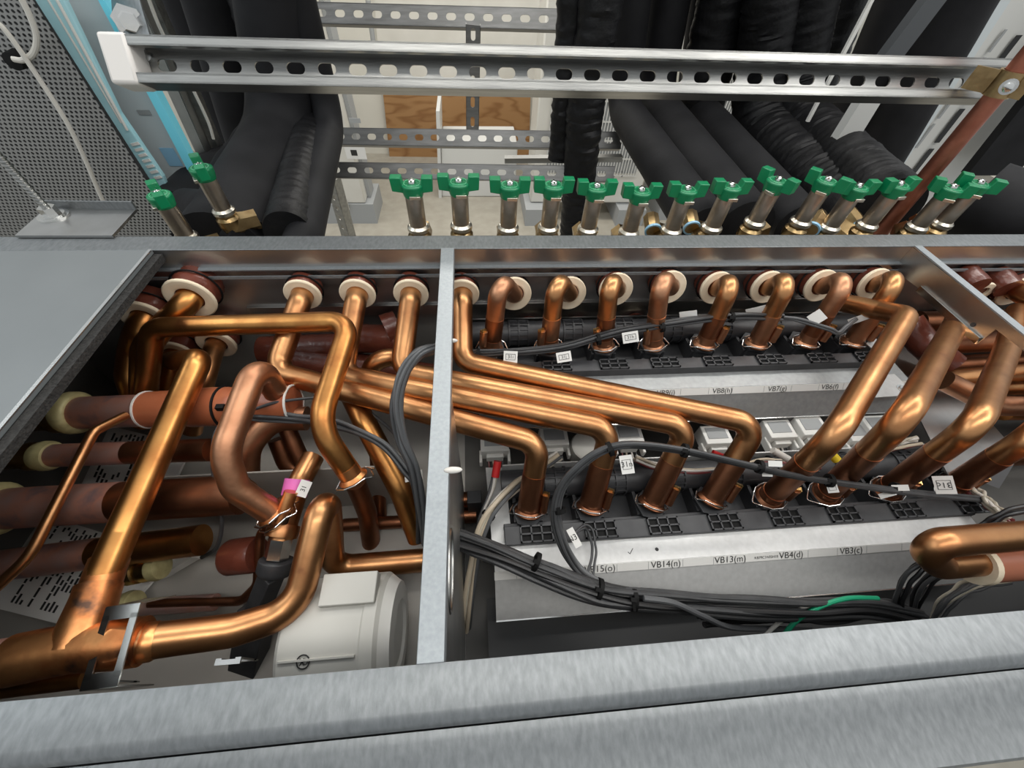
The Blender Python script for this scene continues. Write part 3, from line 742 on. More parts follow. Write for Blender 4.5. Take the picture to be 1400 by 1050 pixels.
# horizontal sleeved bulge
for i, (l, r, lab) in enumerate([([(480, 462, .585), (555, 465, .585)], .021, 'glossy brown sleeve bulging behind the second long run'), ([(527, 452, .575), (545, 445, .58)], .024, 'glossy knotted brown sleeve beside the divider')]):
    obj('pipe_sleeve', MB().tube(resample(P3(l), .006), r, 24, rf=lambda L, a, p: 1 + .12 * noise.noise(p * 55)), 'sleeve', label=lab, cat='sleeve')
# small capped cylinder and small lower pipe
c0 = pt(313, 762, d=.47); c1 = pt(358, 757, d=.465)
cc = thing('capped_pipe', 'short red brown capped cylinder left of the solenoid valve', 'pipe cap', c0)
obj('cap_body', MB().lathe(c0, c1 - c0, [(0, .019), (.003, .0205), (.034, .0205), (.038, .019)], 28), 'sleeve', cc)
pipe('thin bent copper pipe rising beside the black solenoid coil', P3([(205, 825, .47), (330, 822, .47), (352, 800, .465), (356, 730, .46), (372, 712, .455)]), .0052, 'brown', [.0, .02, .02, .02, .0], n=14)
pipe('dark stained pipe with flux ring low behind the tee clamp', P3([(195, 830, .475), (295, 823, .475)]), .0095, 'purple', n=18)
for (px, py, r, lab, d) in [(215, 775, .0145, 'brass fitting with yellow flux ring below the lowest stacked pipe', .47), (178, 828, .0155, 'brass fitting behind the branch of the tee', .47)]:
    t = thing('pipe_fitting', lab, 'fitting', pt(px, py, d=d)); q = pt(px - 38, py + 8, d=d); ax = (pt(px, py, d=d) - q)
    obj('fitting_body', MB().lathe(q, ax, [(0, r), (.012, r), (.013, r * .85), (.018, r * .85), (.019, r), (ax.length, r)], 22), 'brass', t)
    obj('flux_ring', MB().lathe(pt(px, py, d=d) - ax.normalized() * .004, ax, [(0, r * 1.05), (.004, r * 1.1), (.010, r * 1.0), (.012, r * .7)], 22), 'yring', t)
# steel clamps
def clamp(lab, px, d, r, slot=True):
    A = pt(px[0][0], px[0][1], d=d); B = pt(px[1][0], px[1][1], d=d); ax = (B - A).normalized()
    vw = (V((0, 0, HCAM)) - A).normalized(); n_ = (vw - ax * vw.dot(ax)).normalized(); up = ax.cross(n_)
    if up.y < 0: up = -up
    mb = MB(); W = (B - A).length; c = A.lerp(B, .5)
    h = r * 1.25; T = .0012
    for s in (-1, 1):
        mb.obox(c + ax * s * W * .40 - up * h * .75 + n_ * (r + .002), c + ax * s * W * .40 + up * h * .75 + n_ * (r + .002), W * .2, T, n_)
    for s in (-1, 1):
        mb.obox(c + up * s * h * .80 + n_ * (r + .002) - ax * W / 2, c + up * s * h * .80 + n_ * (r + .002) + ax * W / 2, h * .35, T, n_)
        mb.obox(c + up * s * h * .97 + n_ * (r + .002), c + up * s * h * 1.15 - n_ * r * .4, W, T, up)
    obj('pipe_clamp', mb, 'chrome', label=lab, cat='clamp')
clamp('bright steel clamp over the thick pipe right of the tee', ((168, 880), (214, 874)), .345, .0235)
for (px, py, lab) in [(136, 937, 'small bright steel clamp end at the front rail below the tee'), (311, 905, 'small steel clamp end behind the front rail, left of the white pump')]:
    c = pt(px, py, d=.36); mb = MB(); mb.box((c.x - .011, c.y - .002, c.z - .002), (c.x + .011, c.y + .002, c.z)); mb.box((c.x - .011, c.y + .002, c.z - .03), (c.x - .006, c.y + .0032, c.z)); mb.box((c.x + .006, c.y + .002, c.z - .03), (c.x + .011, c.y + .0032, c.z)); mb.box((c.x - .011, c.y + .002, c.z - .034), (c.x + .011, c.y + .0032, c.z - .026))
    obj('pipe_clamp', mb, 'chrome', label=lab, cat='clamp')
# right-front big U bend with sleeve
ub = thing('copper_pipe', 'thick polished copper U bend at the right edge above the cables', 'pipe', pt(1400, 755, d=.4))
obj('pipe_body', MB().tube(resample(fillet(P3([(1640, 712, .45), (1258, 744, .385), (1284, 772, .412), (1640, 742, .49)]), [.02, .016, .014, .02], 9), .008), .0142, 26, rf=wob), 'copper', ub)
a = pt(1334, 769, d=.425); b = pt(1640, 748, d=.485)
ps = thing('pipe_sleeve', 'pinkish brown pipe sleeve with cream ring under the thick U bend', 'sleeve', a)
obj('shrink_sleeve', MB().tube(resample([a, b], .01), .0205, 28), 'pinksl', ps)
ax = (b - a).normalized(); obj('foam_ring', MB().lathe(a - ax * .006, ax, [(0, .012), (0, .0215), (.006, .0225), (.006, .012)], 30, True), 'ring', ps)
# right bay beyond the bracket
for i, (l, r, m_, lab) in enumerate([
        ([(1270, 470, .62), (1640, 455, .64)], .017, 'brown', 'dark horizontal copper pipe beyond the bracket, upper'),
        ([(1275, 520, .60), (1640, 492, .62)], .015, 'copper', 'horizontal copper pipe beyond the bracket, middle'),
        ([(1290, 520, .56), (1360, 555, .56), (1640, 560, .56)], .014, 'dull', 'copper pipe dipping between the second and third slanting pipes'),
        ([(1370, 560, .585), (1640, 556, .585)], .016, 'gold', 'orange copper pipe low at the right edge'),
        ([(1255, 440, .68), (1640, 432, .68)], .018, 'brown', 'deep horizontal copper pipe beyond the bracket, just under its flange'),
        ([(1290, 500, .66), (1640, 478, .66)], .016, 'brown', 'deep horizontal copper pipe beyond the bracket, behind the third slanting pipe'),
        ([(1330, 530, .63), (1640, 522, .63)], .016, 'copper', 'deep orange copper pipe between third slanting pipe and right edge'),
        ([(1350, 625, .62), (1640, 600, .62)], .017, 'brown', 'dark copper pipe low at the right edge under the orange one'),
        ([(1255, 470, .64), (1300, 520, .64), (1345, 535, .64)], .014, 'brown', 'dark bent copper pipe deep behind the second slanting pipe'),
        ([(1240, 440, .62), (1262, 470, .61), (1300, 500, .60)], .020, 'sleeve', 'glossy brown sleeve knot right of the first slanting pipe elbow')]):
    pipe(lab, P3(l), r, m_, .03, n=20)
for (px, py, r, lab) in [(1340, 400, .017, 'brown sleeve with cream ring just right of the bracket flange'), (1392, 398, .026, 'large brown sleeve with cream ring at the right edge of the frame')]:
    c = pt(px, py, y=.44); port(lab, c, r, .024)
pipe('copper pipe leaving the large cream ring at the right edge', [pt(1392, 398, y=.46), pt(1392, 398, y=.43), pt(1450, 430, y=.36)], .014, 'copper')
for i, (px, py, lab) in enumerate([(1325, 378, 'red brown sleeve top left of the bracket sleeves beyond the flange'), (1368, 381, 'red brown sleeve top further right beyond the flange')]):
    c = pt(px, py, y=.452); obj('pipe_sleeve', MB().tube(resample([c + V((0, .012, 0)), c + V((0, -.02, -.004))], .004), .017, 22, rf=lambda L, a, p: 1 + .05 * noise.noise(p * 80)), 'sleeve', label=lab, cat='sleeve')
# ================================================================== green handled valves behind the rear rail
def make_valve(name, label):
    t = thing(name, label, 'valve', (0, 0, 0), 'green handled valves in a row behind the cabinet')
    b = MB(); b.lathe((0, 0, -.03), (0, 0, 1), [(0, .013), (.012, .0165), (.022, .0165), (.026, .013)], 18); b.lathe((0, -.012, -.02), (0, 1, 0), [(0, .013), (.008, .015), (.02, .017), (.034, .015), (.05, .015), (.05, .0)], 6)
    b.lathe((0, 0, -.004), (0, 0, 1), [(0, .0145), (.004, .0145)], 6)
    obj('valve_body', b, 'bronze', t)
    obj('collar', MB().lathe((0, 0, -.001), (0, 0, 1), [(0, .0145), (.002, .0158), (.006, .0155), (.009, .0125)], 24), 'nickell', t)
    obj('stem', MB().lathe((0, 0, .006), (0, 0, 1), [(0, .0118), (.046, .0118), (.046, .0128), (.050, .0128)], 24), 'nickel', t)
    obj('stem_pin', MB().box((-.004, -.0150, .050), (.010, -.010, .0545)), 'nickell', t, bevel=.0006)
    h = MB()
    # hub below, two upswept wings
    h.lathe((0, 0, .049), (0, 0, 1), [(0, .0125), (.008, .0145), (.0155, .0150), (.0165, .0135), (.0165, 0)], 24)
    for s in (-1, 1):
        poly = [(s * .010, -.0062, .054), (s * .0145, -.0062, .0555), (s * .0264, -.0062, .0572), (s * .0274, -.0062, .0745), (s * .0130, -.0062, .0745), (s * .0118, -.0062, .0660), (s * .010, -.0062, .0655)]
        h.prism(poly, (0, .0124, 0))
    hd = obj('handle', h, 'green', t, bevel=.0012)
    r_ = MB(); r_.lathe((0, 0, .0653), (0, 0, 1), [(0, .0098), (.0008, .0098), (.0008, .0112), (0, .0112)], 24, True)
    for k in range(8):
        a = k * math.pi / 4; c = V((.0086 * math.cos(a), .0086 * math.sin(a), .0656)); r_.box(c - V((.0007, .0007, .0003)), c + V((.0007, .0007, .0004)))
    obj('raised_ring', r_, 'emb', hd)
    sc_ = MB(); sc_.lathe((0, 0, .0655), (0, 0, 1), [(0, .0052), (.003, .0050), (.0042, .0040), (.0055, .0015), (.0055, 0)], 8); sc_.box((-.0048, -.001, .0685), (.0048, .001, .0705)); sc_.box((-.001, -.0048, .0685), (.001, .0048, .0705))
    obj('handle_screw', sc_, 'chrome', t)
    return t
vs_ = [(563, 250, 0, 'in front of the plywood, leftmost of the long valve row'), (627, 248, 0, 'in front of the low white cabinet, second of the long row'), (697, 252, 0, 'third from the left of the long valve row'),
       (757, 252, 0, 'left of the wrinkled hanging hoses, fourth of the long row'), (816, 255, 0, 'right of the wrinkled hanging hoses, fifth of the long row'), (877, 260, 0, 'at the left smooth hose, sixth of the long row'),
       (940, 258, 0, 'at the middle smooth hose, seventh of the long row'), (1000, 254, 0, 'at the right smooth hose, eighth of the long row'), (1064, 246, -62, 'turned edgewise, ninth of the long row'),
       (1132, 246, -48, 'turned askew, tenth of the long row'), (1174, 255, 0, 'eleventh of the long row, touching the tenth'), (1230, 252, 8, 'below the white louvred strip, twelfth of the long row'),
       (1303, 256, -30, 'turned askew, last but one on the right'), (1340, 250, -32, 'turned askew, last on the right')]
proto = None
YV = .535
for i, (px, py, rz, lab) in enumerate(vs_):
    h = pt(px, py, y=YV); loc = V((h.x, YV, h.z - .066)); L = 'green winged valve handle ' + lab
    if proto is None: proto = make_valve('stop_valve', L); proto.location = loc
    else: v_ = dup(proto, loc, math.radians(rz), L)
    if i in (6, 7, 9, 10, 11, 12):
        w_ = v_; OFF[w_.name] = V((0, 0, 0)); sx = -1 if i < 8 else 1
        obj('union_ring', MB().lathe((sx * .017, .022, -.012), (-.1 * sx, 1, .25), [(0, .0105), (.0, .0130), (.004, .0130), (.004, .0105)], 24, True), 'blue', w_)
        obj('union_nut', MB().lathe((sx * .017, .0225, -.012), (-.1 * sx, 1, .25), [(0, .0), (0, .0108), (.012, .0125), (.03, .0125)], 8), 'bronze', w_)
for (px, py, yv, rz, lab) in [(216, 265, .56, -55, 'in front of the perforated panel, nearer of the left pair'), (273, 228, .60, -60, 'beside the bright cyan strip, further of the left pair')]:
    h = pt(px, py, y=yv); dup(proto, V((h.x, yv, h.z - .066)), math.radians(rz), 'green winged valve handle ' + lab)

# ================================================================== slotted struts
def strut(lab, p0, p1, H, D, nrm, pitch, sl, sh, s_off=0., web_front=False, lip=.3, m='steel'):
    p0 = V(p0); p1 = V(p1); a = (p1 - p0).normalized(); L = (p1 - p0).length
    n_ = V(nrm); n_ = (n_ - a * n_.dot(a)).normalized(); u = n_.cross(a)
    if u.z < 0: u = -u
    T = H * .045
    wz = 0 if web_front else -D
    def bx(l0, l1, u0, u1, n0, n1):
        vs = [p0 + a * l + u * uu + n_ * nn for nn in (n0, n1) for uu in (u0, u1) for l in (l0, l1)]
        mb.add(vs, [(0, 2, 3, 1), (4, 5, 7, 6), (0, 1, 5, 4), (2, 6, 7, 3), (0, 4, 6, 2), (1, 3, 7, 5)])
    mb = MB()
    s0, s1 = s_off - sh / 2, s_off + sh / 2
    bx(0, L, s1, H / 2, wz - T, wz); bx(0, L, -H / 2, s0, wz - T, wz)
    l = 0.; k = 0
    c = pitch * .6
    while True:
        e = c - sl / 2
        if e > L: bx(l, L, s0, s1, wz - T, wz); break
        bx(l, e, s0, s1, wz - T, wz)
        # rounded slot ends
        for s in (-1, 1):
            cc = c + s * (sl / 2 - sh / 2)
            for q in (-1, 1):
                arc = [(cc + s * sh / 2 * math.sin(t), q * sh / 2 * math.cos(t)) for t in [i * math.pi / 8 for i in range(5)]]
                poly = [p0 + a * (cc + s * sh / 2) + u * (s_off + q * sh / 2) + n_ * (wz - T)] + [p0 + a * x + u * (s_off + y) + n_ * (wz - T) for x, y in arc]
                mb.prism(poly, n_ * T)
        l = c + sl / 2; c += pitch
        if l >= L: break
    for s in (-1, 1):
        bx(0, L, min(s * H / 2, s * (H / 2 - T)), max(s * H / 2, s * (H / 2 - T)), -D, 0)
        if lip:
            bx(0, L, min(s * H / 2, s * (H / 2 - H * lip)), max(s * H / 2, s * (H / 2 - H * lip)), (-T if not web_front else -D), (0 if not web_front else -D + T))
            iq = s * (H / 2 - H * lip); bx(0, L, min(iq, iq + s * T), max(iq, iq + s * T), -H * .16 if not web_front else -D, 0 if not web_front else -D + H * .16)
    return obj('slotted_strut', mb, m, label=lab, cat='strut')
S0 = pt(176, 80, d=.475); S1 = pt(1374, 108, d=.565)
strut('nearest slotted steel strut spanning the top with a white end cap and a pipe clamp', S0, S1, .0475, .030, (-.1, -.86, .5), .0395, .0235, .013, s_off=.003, lip=.22)
# white rubber cap
cp = MB(); a_ = (S1 - S0).normalized(); nn = V((-.1, -.86, .5)); nn = (nn - a_ * nn.dot(a_)).normalized(); uu = nn.cross(a_)
if uu.z < 0: uu = -uu
mm_ = Matrix((a_, nn, uu)).transposed().to_4x4(); mm_.translation = S0
cp.box((-.028, -.032, -.026), (.004, .002, .026), mm_)
obj('end_cap', cp, 'cap', bevel=.004, label='white rubber end cap on the left end of the nearest strut', cat='end cap')
# hex bolt with plate above the cap, washer bolt inside the strut
q = pt(177, 30, d=.62); bl = thing('mounting_plate', 'galvanised plate with large hex bolt above the white end cap', 'plate', q)
obj('plate', MB().prism([pt(a, b, d=.62) for a, b in [(132, -20), (166, 50), (205, 50), (185, -20)]], (0, .004, 0)), 'galv', bl, smooth=0)
obj('hex_bolt', MB().lathe(q + V((0, 0, 0)), (V((0, 0, .3)) - q), [(-.002, .022), (.003, .022), (.003, .014), (.016, .014), (.017, .012), (.017, 0)], 6), 'chrome', bl, smooth=20)
q = pt(203, 78, d=.50); obj('washer_bolt', MB().lathe(q, nn, [(-.004, .010), (.0, .010), (.0, .006), (.005, .006), (.006, .004), (.006, 0)], 16), 'steel', label='round bolt inside the nearest strut beside the white end cap', cat='bolt')
# pipe clamp at the right end and the bare copper pipe
yp_ = .60
ca = pt(1400, 84, y=yp_); cbm = pt(1250, 262, y=yp_)
ct = ca + (ca - cbm) * .8; cb = V((cbm.x, yp_, -.3)); 
obj('riser_pipe', MB().tube(resample([ct, cbm, cbm + (cbm - ca) * .6], .03), .0125, 22, rf=wob), 'redcopper', label='bare reddish copper riser held by the clamp at the right strut end', cat='pipe')
q = pt(1374, 114, y=yp_); ax = (ca - cbm).normalized()
pc = thing('pipe_clamp', 'brass coloured pipe clamp at the right end of the nearest strut', 'clamp', q)
obj('clamp_band', MB().lathe(q - ax * .014, ax, [(0, .0128), (0, .0158), (.028, .0158), (.028, .0128)], 24, True), 'bronze', pc)
vw = (V((0, 0, HCAM)) - q).normalized(); vw = (vw - ax * vw.dot(ax)).normalized(); sd = ax.cross(vw)
for l0, l1, lw_ in ((-.012, -.040, .026), (.012, .026, .024)): obj('clamp_lug', MB().obox(q + sd * l0 + vw * .006, q + sd * l1 + vw * .006, lw_, .004, vw), 'bronze', pc)
obj('clamp_bolt', MB().lathe(q + sd * .006 + vw * .015, vw, [(0, .009), (.002, .009), (.002, .0055), (.007, .0055), (.008, .003), (.008, 0)], 16), 'chrome', pc)

# further struts
for (a, b, d0, d1, H, D, pitch, lab, wf) in [
        ((424, 17), (782, 27), 1.15, 1.15, .050, .02, .054, 'far slotted strut at the very top, left of the hanging hoses', True),
        ((452, 186), (850, 192), 1.05, 1.05, .040, .03, .042, 'middle slotted strut crossing in front of the plywood', True),
        ((445, 232), (840, 238), .95, .95, .034, .02, .040, 'lowest slotted strut just above the green valve handles', True)]:
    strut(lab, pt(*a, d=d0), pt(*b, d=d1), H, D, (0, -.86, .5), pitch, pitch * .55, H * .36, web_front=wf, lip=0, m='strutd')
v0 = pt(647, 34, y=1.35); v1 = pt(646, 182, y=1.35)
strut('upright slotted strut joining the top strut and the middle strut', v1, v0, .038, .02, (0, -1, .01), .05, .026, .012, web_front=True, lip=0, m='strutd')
v0 = pt(450, 246, y=1.15); v1 = pt(474, 330, y=1.15)
strut('leaning slotted strut with notched edge left of the valve row', v1, v0, .030, .03, (-.5, -1, .01), .03, .014, .012, web_front=True, lip=0)
obj('strut_stub', MB().obox(pt(690, 218, d=1.0), pt(850, 216, d=1.0), .02, .012), 'steel', label='short steel channel lying behind the lowest strut near the hanging hoses', cat='strut')

# ================================================================== insulated hoses
def hose(lab, P, r, wr=0., fr=.06, n=28, amp=.055, seed=0, m=None):
    P = [V(p) for p in P]
    if (P[0] - P[1]).z > .15: P[0] = P[0] + (P[0] - P[1]).normalized() * .6
    path = resample(fillet(P, fr, 12), .005 if wr else .02)
    if wr:
        def rf(L, a, p): return 1 + amp * (noise.noise(V((L * wr, a * .6 + seed, p.x * 8))) + .6 * noise.noise(V((L * wr * 2.1, math.sin(a) * 1.3 + seed, math.cos(a)))))
    else:
        def rf(L, a, p): return 1 + .015 * noise.noise(p * 14 + V((seed, 0, 0)))
    return obj('insulated_hose', MB().tube(path, r, n if not wr else 36, rf=rf), m or ('hosew' if wr else 'hose'), label=lab, cat='hose')
def vert(px, y): return pt(*px, y=y)
def PD(l): return [pt(a, b, d=c) for a, b, c in l]
# wrinkled pair hanging at the middle
hose('thinner wrinkled black hose hanging left in the middle pair, ending above the valves', [pt(786, -30, y=1.02), pt(767, 216, y=1.02)], .030, 90, amp=.11, seed=1)
hose('thicker wrinkled black hose hanging in the middle pair and passing behind the valves', [pt(826, -30, y=.98), pt(799, 160, y=.98), pt(785, 330, y=.98)], .040, 85, amp=.10, seed=2)
# three smooth hoses that turn towards the cabinet
for i, (t0, c, e, r, lab) in enumerate([((868, -30), (850, 146), (964, 315), .041, 'left of the three smooth black hoses turning towards the cabinet'),
        ((920, -30), (893, 140), (1018, 312), .048, 'middle and thickest of the three smooth black hoses turning towards the cabinet'), ((972, -30), (944, 136), (1092, 310), .040, 'right of the three smooth black hoses turning towards the cabinet')]):
    zz = -.055
    E = pt(*e, z=zz); K = pt(c[0], c[1], z=zz + .0); Tt = pt(*t0, y=K.y)
    hose(lab, [Tt, K, E], r, 0, .07, seed=i)
hose('narrow wrinkled black hose between the smooth hoses and the thick wrinkled ones', [pt(1000, -40, y=1.20), pt(948, 180, y=1.20)], .060, 80, seed=6)
# wrinkled ones on the right
for i, (t0, c, e, r, zz, lab) in enumerate([((1068, -60), (1030, 170), (1170, 300), .060, -.06, 'thick wrinkled black hose turning down to the tenth valve'), ((1120, -60), (1082, 150), (1215, 285), .052, -.02, 'wrinkled black hose turning towards the twelfth valve')]):
    E = pt(*e, z=zz); K = pt(c[0], c[1], z=zz); Tt = pt(*t0, y=K.y)
    hose(lab, [Tt, K, E], r, 150, .09, seed=7 + i)
hose('wrinkled black hose behind the thick one, low at the right', [pt(990, 210, z=-.12), pt(1090, 330, z=-.12)], .048, 80, seed=12)
for i, (a, b, y, r, lab) in enumerate([((1160, -40), (1080, 190), 1.30, .070, 'wrinkled black riser behind the tenth valve'), ((1260, -40), (1120, 260), 1.12, .062, 'smooth dark riser left of the flat grey channel'), ((1333, -40), (1172, 262), 1.05, .064, 'smooth dark riser right of the flat grey channel')]):
    hose(lab, [pt(*a, y=y), pt(*b, y=y)], r, 40 if i == 0 else 0, seed=20 + i)
hose('thick smooth black hose lying at the right edge behind the last valve', [pt(1330, 275, z=-.03), pt(1480, 330, z=-.03)], .066, 0, seed=31)
# left cluster
K = pt(404, 150, y=.92); 
hose('thickest smooth black hose of the left group, coming down and turning to the cabinet', [pt(372, -40, y=1.02), pt(392, 175, y=1.02), pt(322, 318, z=-.09), pt(306, 345, z=-.09)], .068, 0, .10, seed=40)
hose('smooth black hose along the right side of the left group', [pt(400, -40, y=1.0), pt(453, 170, y=1.0), pt(418, 318, z=-.07), pt(408, 345, z=-.07)], .028, 0, .06, seed=41)
hose('wrinkled black hose squeezed between the two smooth hoses of the left group', [pt(378, -40, y=1.08), pt(430, 165, y=1.04), pt(394, 318, z=-.06)], .036, 110, .08, seed=42)
hose('wrinkled black riser of the left group', [pt(338, -40, y=1.20), pt(388, 185, y=1.20)], .050, 45, seed=43)
hose('smooth black riser of the left group nearest the steel channels', [pt(280, -40, y=1.24), pt(345, 200, y=1.24)], .062, 0, seed=44)
hose('smooth black riser of the left group just right of the thin pale cord', [pt(245, -40, y=1.40), pt(345, 250, y=1.40)], .060, 0, seed=47)
hose('low black hose behind the thickest hose of the left group', [pt(420, 190, y=1.30), pt(300, 250, z=-.15), pt(250, 300, z=-.15)], .060, 0, seed=48)
hose('smooth black riser at the back of the left group', [pt(330, -40, y=1.32), pt(372, 210, y=1.32)], .040, 0, seed=45)
hose('short black hose stub around the left brass valve', [pt(345, 330, y=.60), pt(290, 290, y=.68), pt(262, 285, y=.75)], .034, 0, .03, seed=46)
obj('plastic_wrap', MB().tube(resample(fillet([pt(352, 160, d=.82), pt(300, 240, d=.80), pt(268, 310, d=.80)], .05), .01), .020, 18, rf=lambda L, a, p: 1 + .25 * noise.noise(p * 30)), M['wrapm'] if 'wrapm' in M else 'hose', label='shiny blue reflecting plastic wrap strip beside the far left valve', cat='wrap')

# ================================================================== left side: perforated panel, cabinets, rod
perf = thing('perforated_panel', 'grey perforated metal panel filling the upper left corner', 'panel', pt(0, 300, y=.80))
obj('perforated_sheet', MB().prism([pt(a, b, y=.80) for a, b in [(-90, -60), (3, -60), (44, 0), (206, 257), (252, 330), (-90, 330)]], (0, .0012, 0)), 'perf', perf, smooth=0)
obj('backing', MB().prism([pt(a, b, y=.83) for a, b in [(-90, -60), (10, -60), (212, 257), (252, 330), (-90, 330)]], (0, .02, 0)), 'meshback', perf, smooth=0)
ce = thing('cabinet_unit', 'tall appliance with pale cyan edge and painted cyan glow strip beside the perforated panel', 'cabinet', pt(240, 280, y=.85))
obj('cyan_edge', MB().prism([pt(a, b, y=.83) for a, b in [(2, -60), (58, -60), (88, 0), (137, 101), (164, 156), (223, 242), (240, 285), (215, 262), (44, 0)]], (0, .010, 0)), 'cyan', ce, smooth=0, bevel=.002)
e2 = MB().tube([pt(78, 0, y=.829), pt(174, 178, y=.829)], .0022, 8); e2.tube([pt(60, -10, y=.829), pt(166, 168, y=.829)], .0015, 8)
obj('edge_groove', e2, 'white', ce)
vt = MB()
for k in range(7):
    a = pt(180 + k * 5.2, 198 + k * 7.6, y=.829); vt.obox(a, a + V((.014, 0, .003)), .002, .0045, (0, 0, 1))
obj('vent_slots', vt, 'white', ce)
obj('face_panel', MB().prism([pt(a, b, y=.90) for a, b in [(50, -60), (100, -60), (134, 0), (284, 270), (240, 292), (164, 156), (84, 0)]], (0, .015, 0)), 'panelg', ce, smooth=0)
obj('painted_glow_strip', MB().prism([pt(a, b, y=.885) for a, b in [(100, -60), (108, -60), (142, 0), (192, 85), (262, 220), (282, 265), (275, 268), (134, 0)]], (0, .02, 0)), 'cyanb', ce, smooth=0)
for px, py, w, h, m_ in [(197, 154, .022, .008, 'pad'), (234, 215, .026, .034, 'blue')]:
    a = pt(px, py, y=.8985); obj('rating_label', MB().box((a.x - w / 2, a.y, a.z - h / 2), (a.x + w / 2, a.y + .001, a.z + h / 2)), m_, ce)
for i, (a, b, w, lab, m_) in enumerate([((172, -20), (305, 275), .020, 'dark steel channel upright beside the bright cyan strip', 'sheet'), ((195, -20), (318, 258), .014, 'thin bright steel channel upright, second from the cyan strip', 'steel')]):
    p0 = pt(*a, y=.98 + i * .03); p1 = pt(*b, y=.98 + i * .03)
    mb = MB(); mb.obox(p0, p1, .004, w, (1, 0, 0)); mb.obox(p0 + V((w / 2, .012, 0)), p1 + V((w / 2, .012, 0)), .024, .003, (1, 0, 0)); mb.obox(p0 + V((-w / 2, .012, 0)), p1 + V((-w / 2, .012, 0)), .024, .003, (1, 0, 0))
    obj('steel_channel', mb, m_, label=lab, cat='channel')
obj('white_strap', MB().tube(spline([pt(200, -10, y=.97), pt(222, 45, y=.97), pt(260, 115, y=.97), pt(284, 165, y=.97), pt(292, 190, y=.97)], 6), .003, 8), 'cord', label='thin pale cord running down past the left end of the nearest strut', cat='cord')
# threaded rod on an angle bracket
rb = thing('angle_bracket', 'grey angle bracket carrying the threaded rod at the left behind the lid', 'bracket', pt(110, 322, z=0))
za = .004
tp_ = [pt(a, b, z=za) for a, b in [(20, 322), (62, 285), (186, 286), (153, 322)]]
obj('top_plate', MB().prism(tp_, (0, 0, -.003)), 'sheet', rb, smooth=0)
obj('side_flange', MB().prism([pt(62, 285, z=za), pt(186, 286, z=za), pt(186, 286, z=za) + V((0, 0, .010)), pt(62, 285, z=za) + V((0, 0, .010))], (0, .003, 0)), 'galv', rb, smooth=0)
rod_b = pt(74, 296, z=za)
rod = thing('threaded_rod', 'threaded steel rod rising from the angle bracket at the left', 'rod', rod_b)
def thr(L, a, p): return 1 + .07 * math.sin(2 * math.pi * L / .0045 + a)
obj('rod', MB().tube(resample([rod_b + V((0, 0, -.02)), rod_b + V((0, 0, .34))], .0009), .0042, 12, rf=thr), 'steel', rod)
nt_ = MB(); nt_.lathe(rod_b, (0, 0, 1), [(0, .017), (.002, .017), (.002, .0135), (.004, .0135)], 24); nt_.lathe(rod_b + V((0, 0, .004)), (0, 0, 1), [(0, .0095), (.009, .0095)], 6)
obj('nut_and_washer', nt_, 'chrome', rod, smooth=25)
# cords on the perforated panel
def cord(lab, l, y, r=.0032):
    obj('cord', MB().tube(spline([pt(a, b, y=y) for a, b in l], 8), r, 10), 'cord', label=lab, cat='cord')
cord('long off white cord hanging down in front of the perforated panel', [(-10, 25), (10, 45), (45, 95), (90, 165), (115, 215), (135, 262), (146, 285)], .765)
cord('off white cord looped at the top of the perforated panel', [(22, -15), (40, 20), (50, 50), (46, 72), (32, 82), (18, 81)], .77, .0036)
obj('rubber_plug', MB().lathe(pt(22, 82, y=.79), (0, -1, 0), [(-.012, .012), (.008, .011), (.010, 0)], 14), 'blackd', label='dark plug on the perforated panel where the looped cord ends', cat='plug')

# ================================================================== room and far things
ZF = -1.6
fl = obj('floor', MB().box((-6, -3, ZF - .02), (7, 6.2, ZF)), 'floor', kind='structure')
wb = obj('wall_back', MB().box((-6, 4.75, ZF), (7, 4.85, 2.4)), 'wall', kind='structure')
YWB = 4.75
# plywood board leaning on the wall
obj('plywood_board', MB().prism([pt(a, b, y=4.68) for a, b in [(522, 112), (726, 112), (722, 246), (536, 246)]], (0, .03, 0)), 'ply', smooth=0, label='plywood board with wavy grain standing against the back wall', cat='board')
# white cabinet in front of the plywood
wc = thing('white_box_unit', 'low white cabinet standing on the floor in front of the plywood', 'cabinet', pt(650, 270, z=ZF))
yb = pt(660, 269, z=ZF).y
obj('body', MB().prism([pt(a, b, y=yb) for a, b in [(603, 199), (708, 199), (704, 269), (604, 269)]], (0, .45, 0)), 'appl2', wc, smooth=0, bevel=.01)
obj('side_panel', MB().prism([pt(a, b, y=yb - .03) for a, b in [(596, 152), (601, 152), (604, 272), (600, 274)]], (0, .5, 0)), 'appl2', wc, smooth=0)
# tall appliance at the left
ta = thing('tall_appliance', 'tall cream appliance on a grey plinth behind the left hoses', 'appliance', pt(480, 290, z=ZF))
ya = 3.33
bl_ = pt(500, 278, y=ya)
obj('body', MB().box((bl_.x - .9, ya, bl_.z), (bl_.x, ya + .32, bl_.z + 2.4)), 'appl', ta, bevel=.01)
obj('corner_trim', MB().box((bl_.x + .002, ya + .10, bl_.z), (bl_.x + .03, ya + .26, bl_.z + 2.4)), 'pad', ta)
obj('plinth', MB().box((bl_.x - .95, ya - .01, ZF), (bl_.x + .06, ya + .36, bl_.z - .003)), 'pad', ta)
for (px, py, w, h, m_) in [(486, 208, .15, .10, 'paper'), (484, 209, .045, .04, 'ink'), (485, 165, .08, .03, 'pad')]:
    a = pt(px, py, y=ya - (.004 if m_ == 'ink' else .002)); obj('rating_label', MB().box((a.x - w / 2, a.y, a.z - h / 2), (a.x + w / 2, a.y + .003, a.z + h / 2)), m_, ta)
a = pt(471, 283, y=ya - .045); obj('foot_bracket', MB().box((a.x - .03, a.y, a.z - .03), (a.x + .03, a.y + .02, a.z + .03)), 'appl', ta)
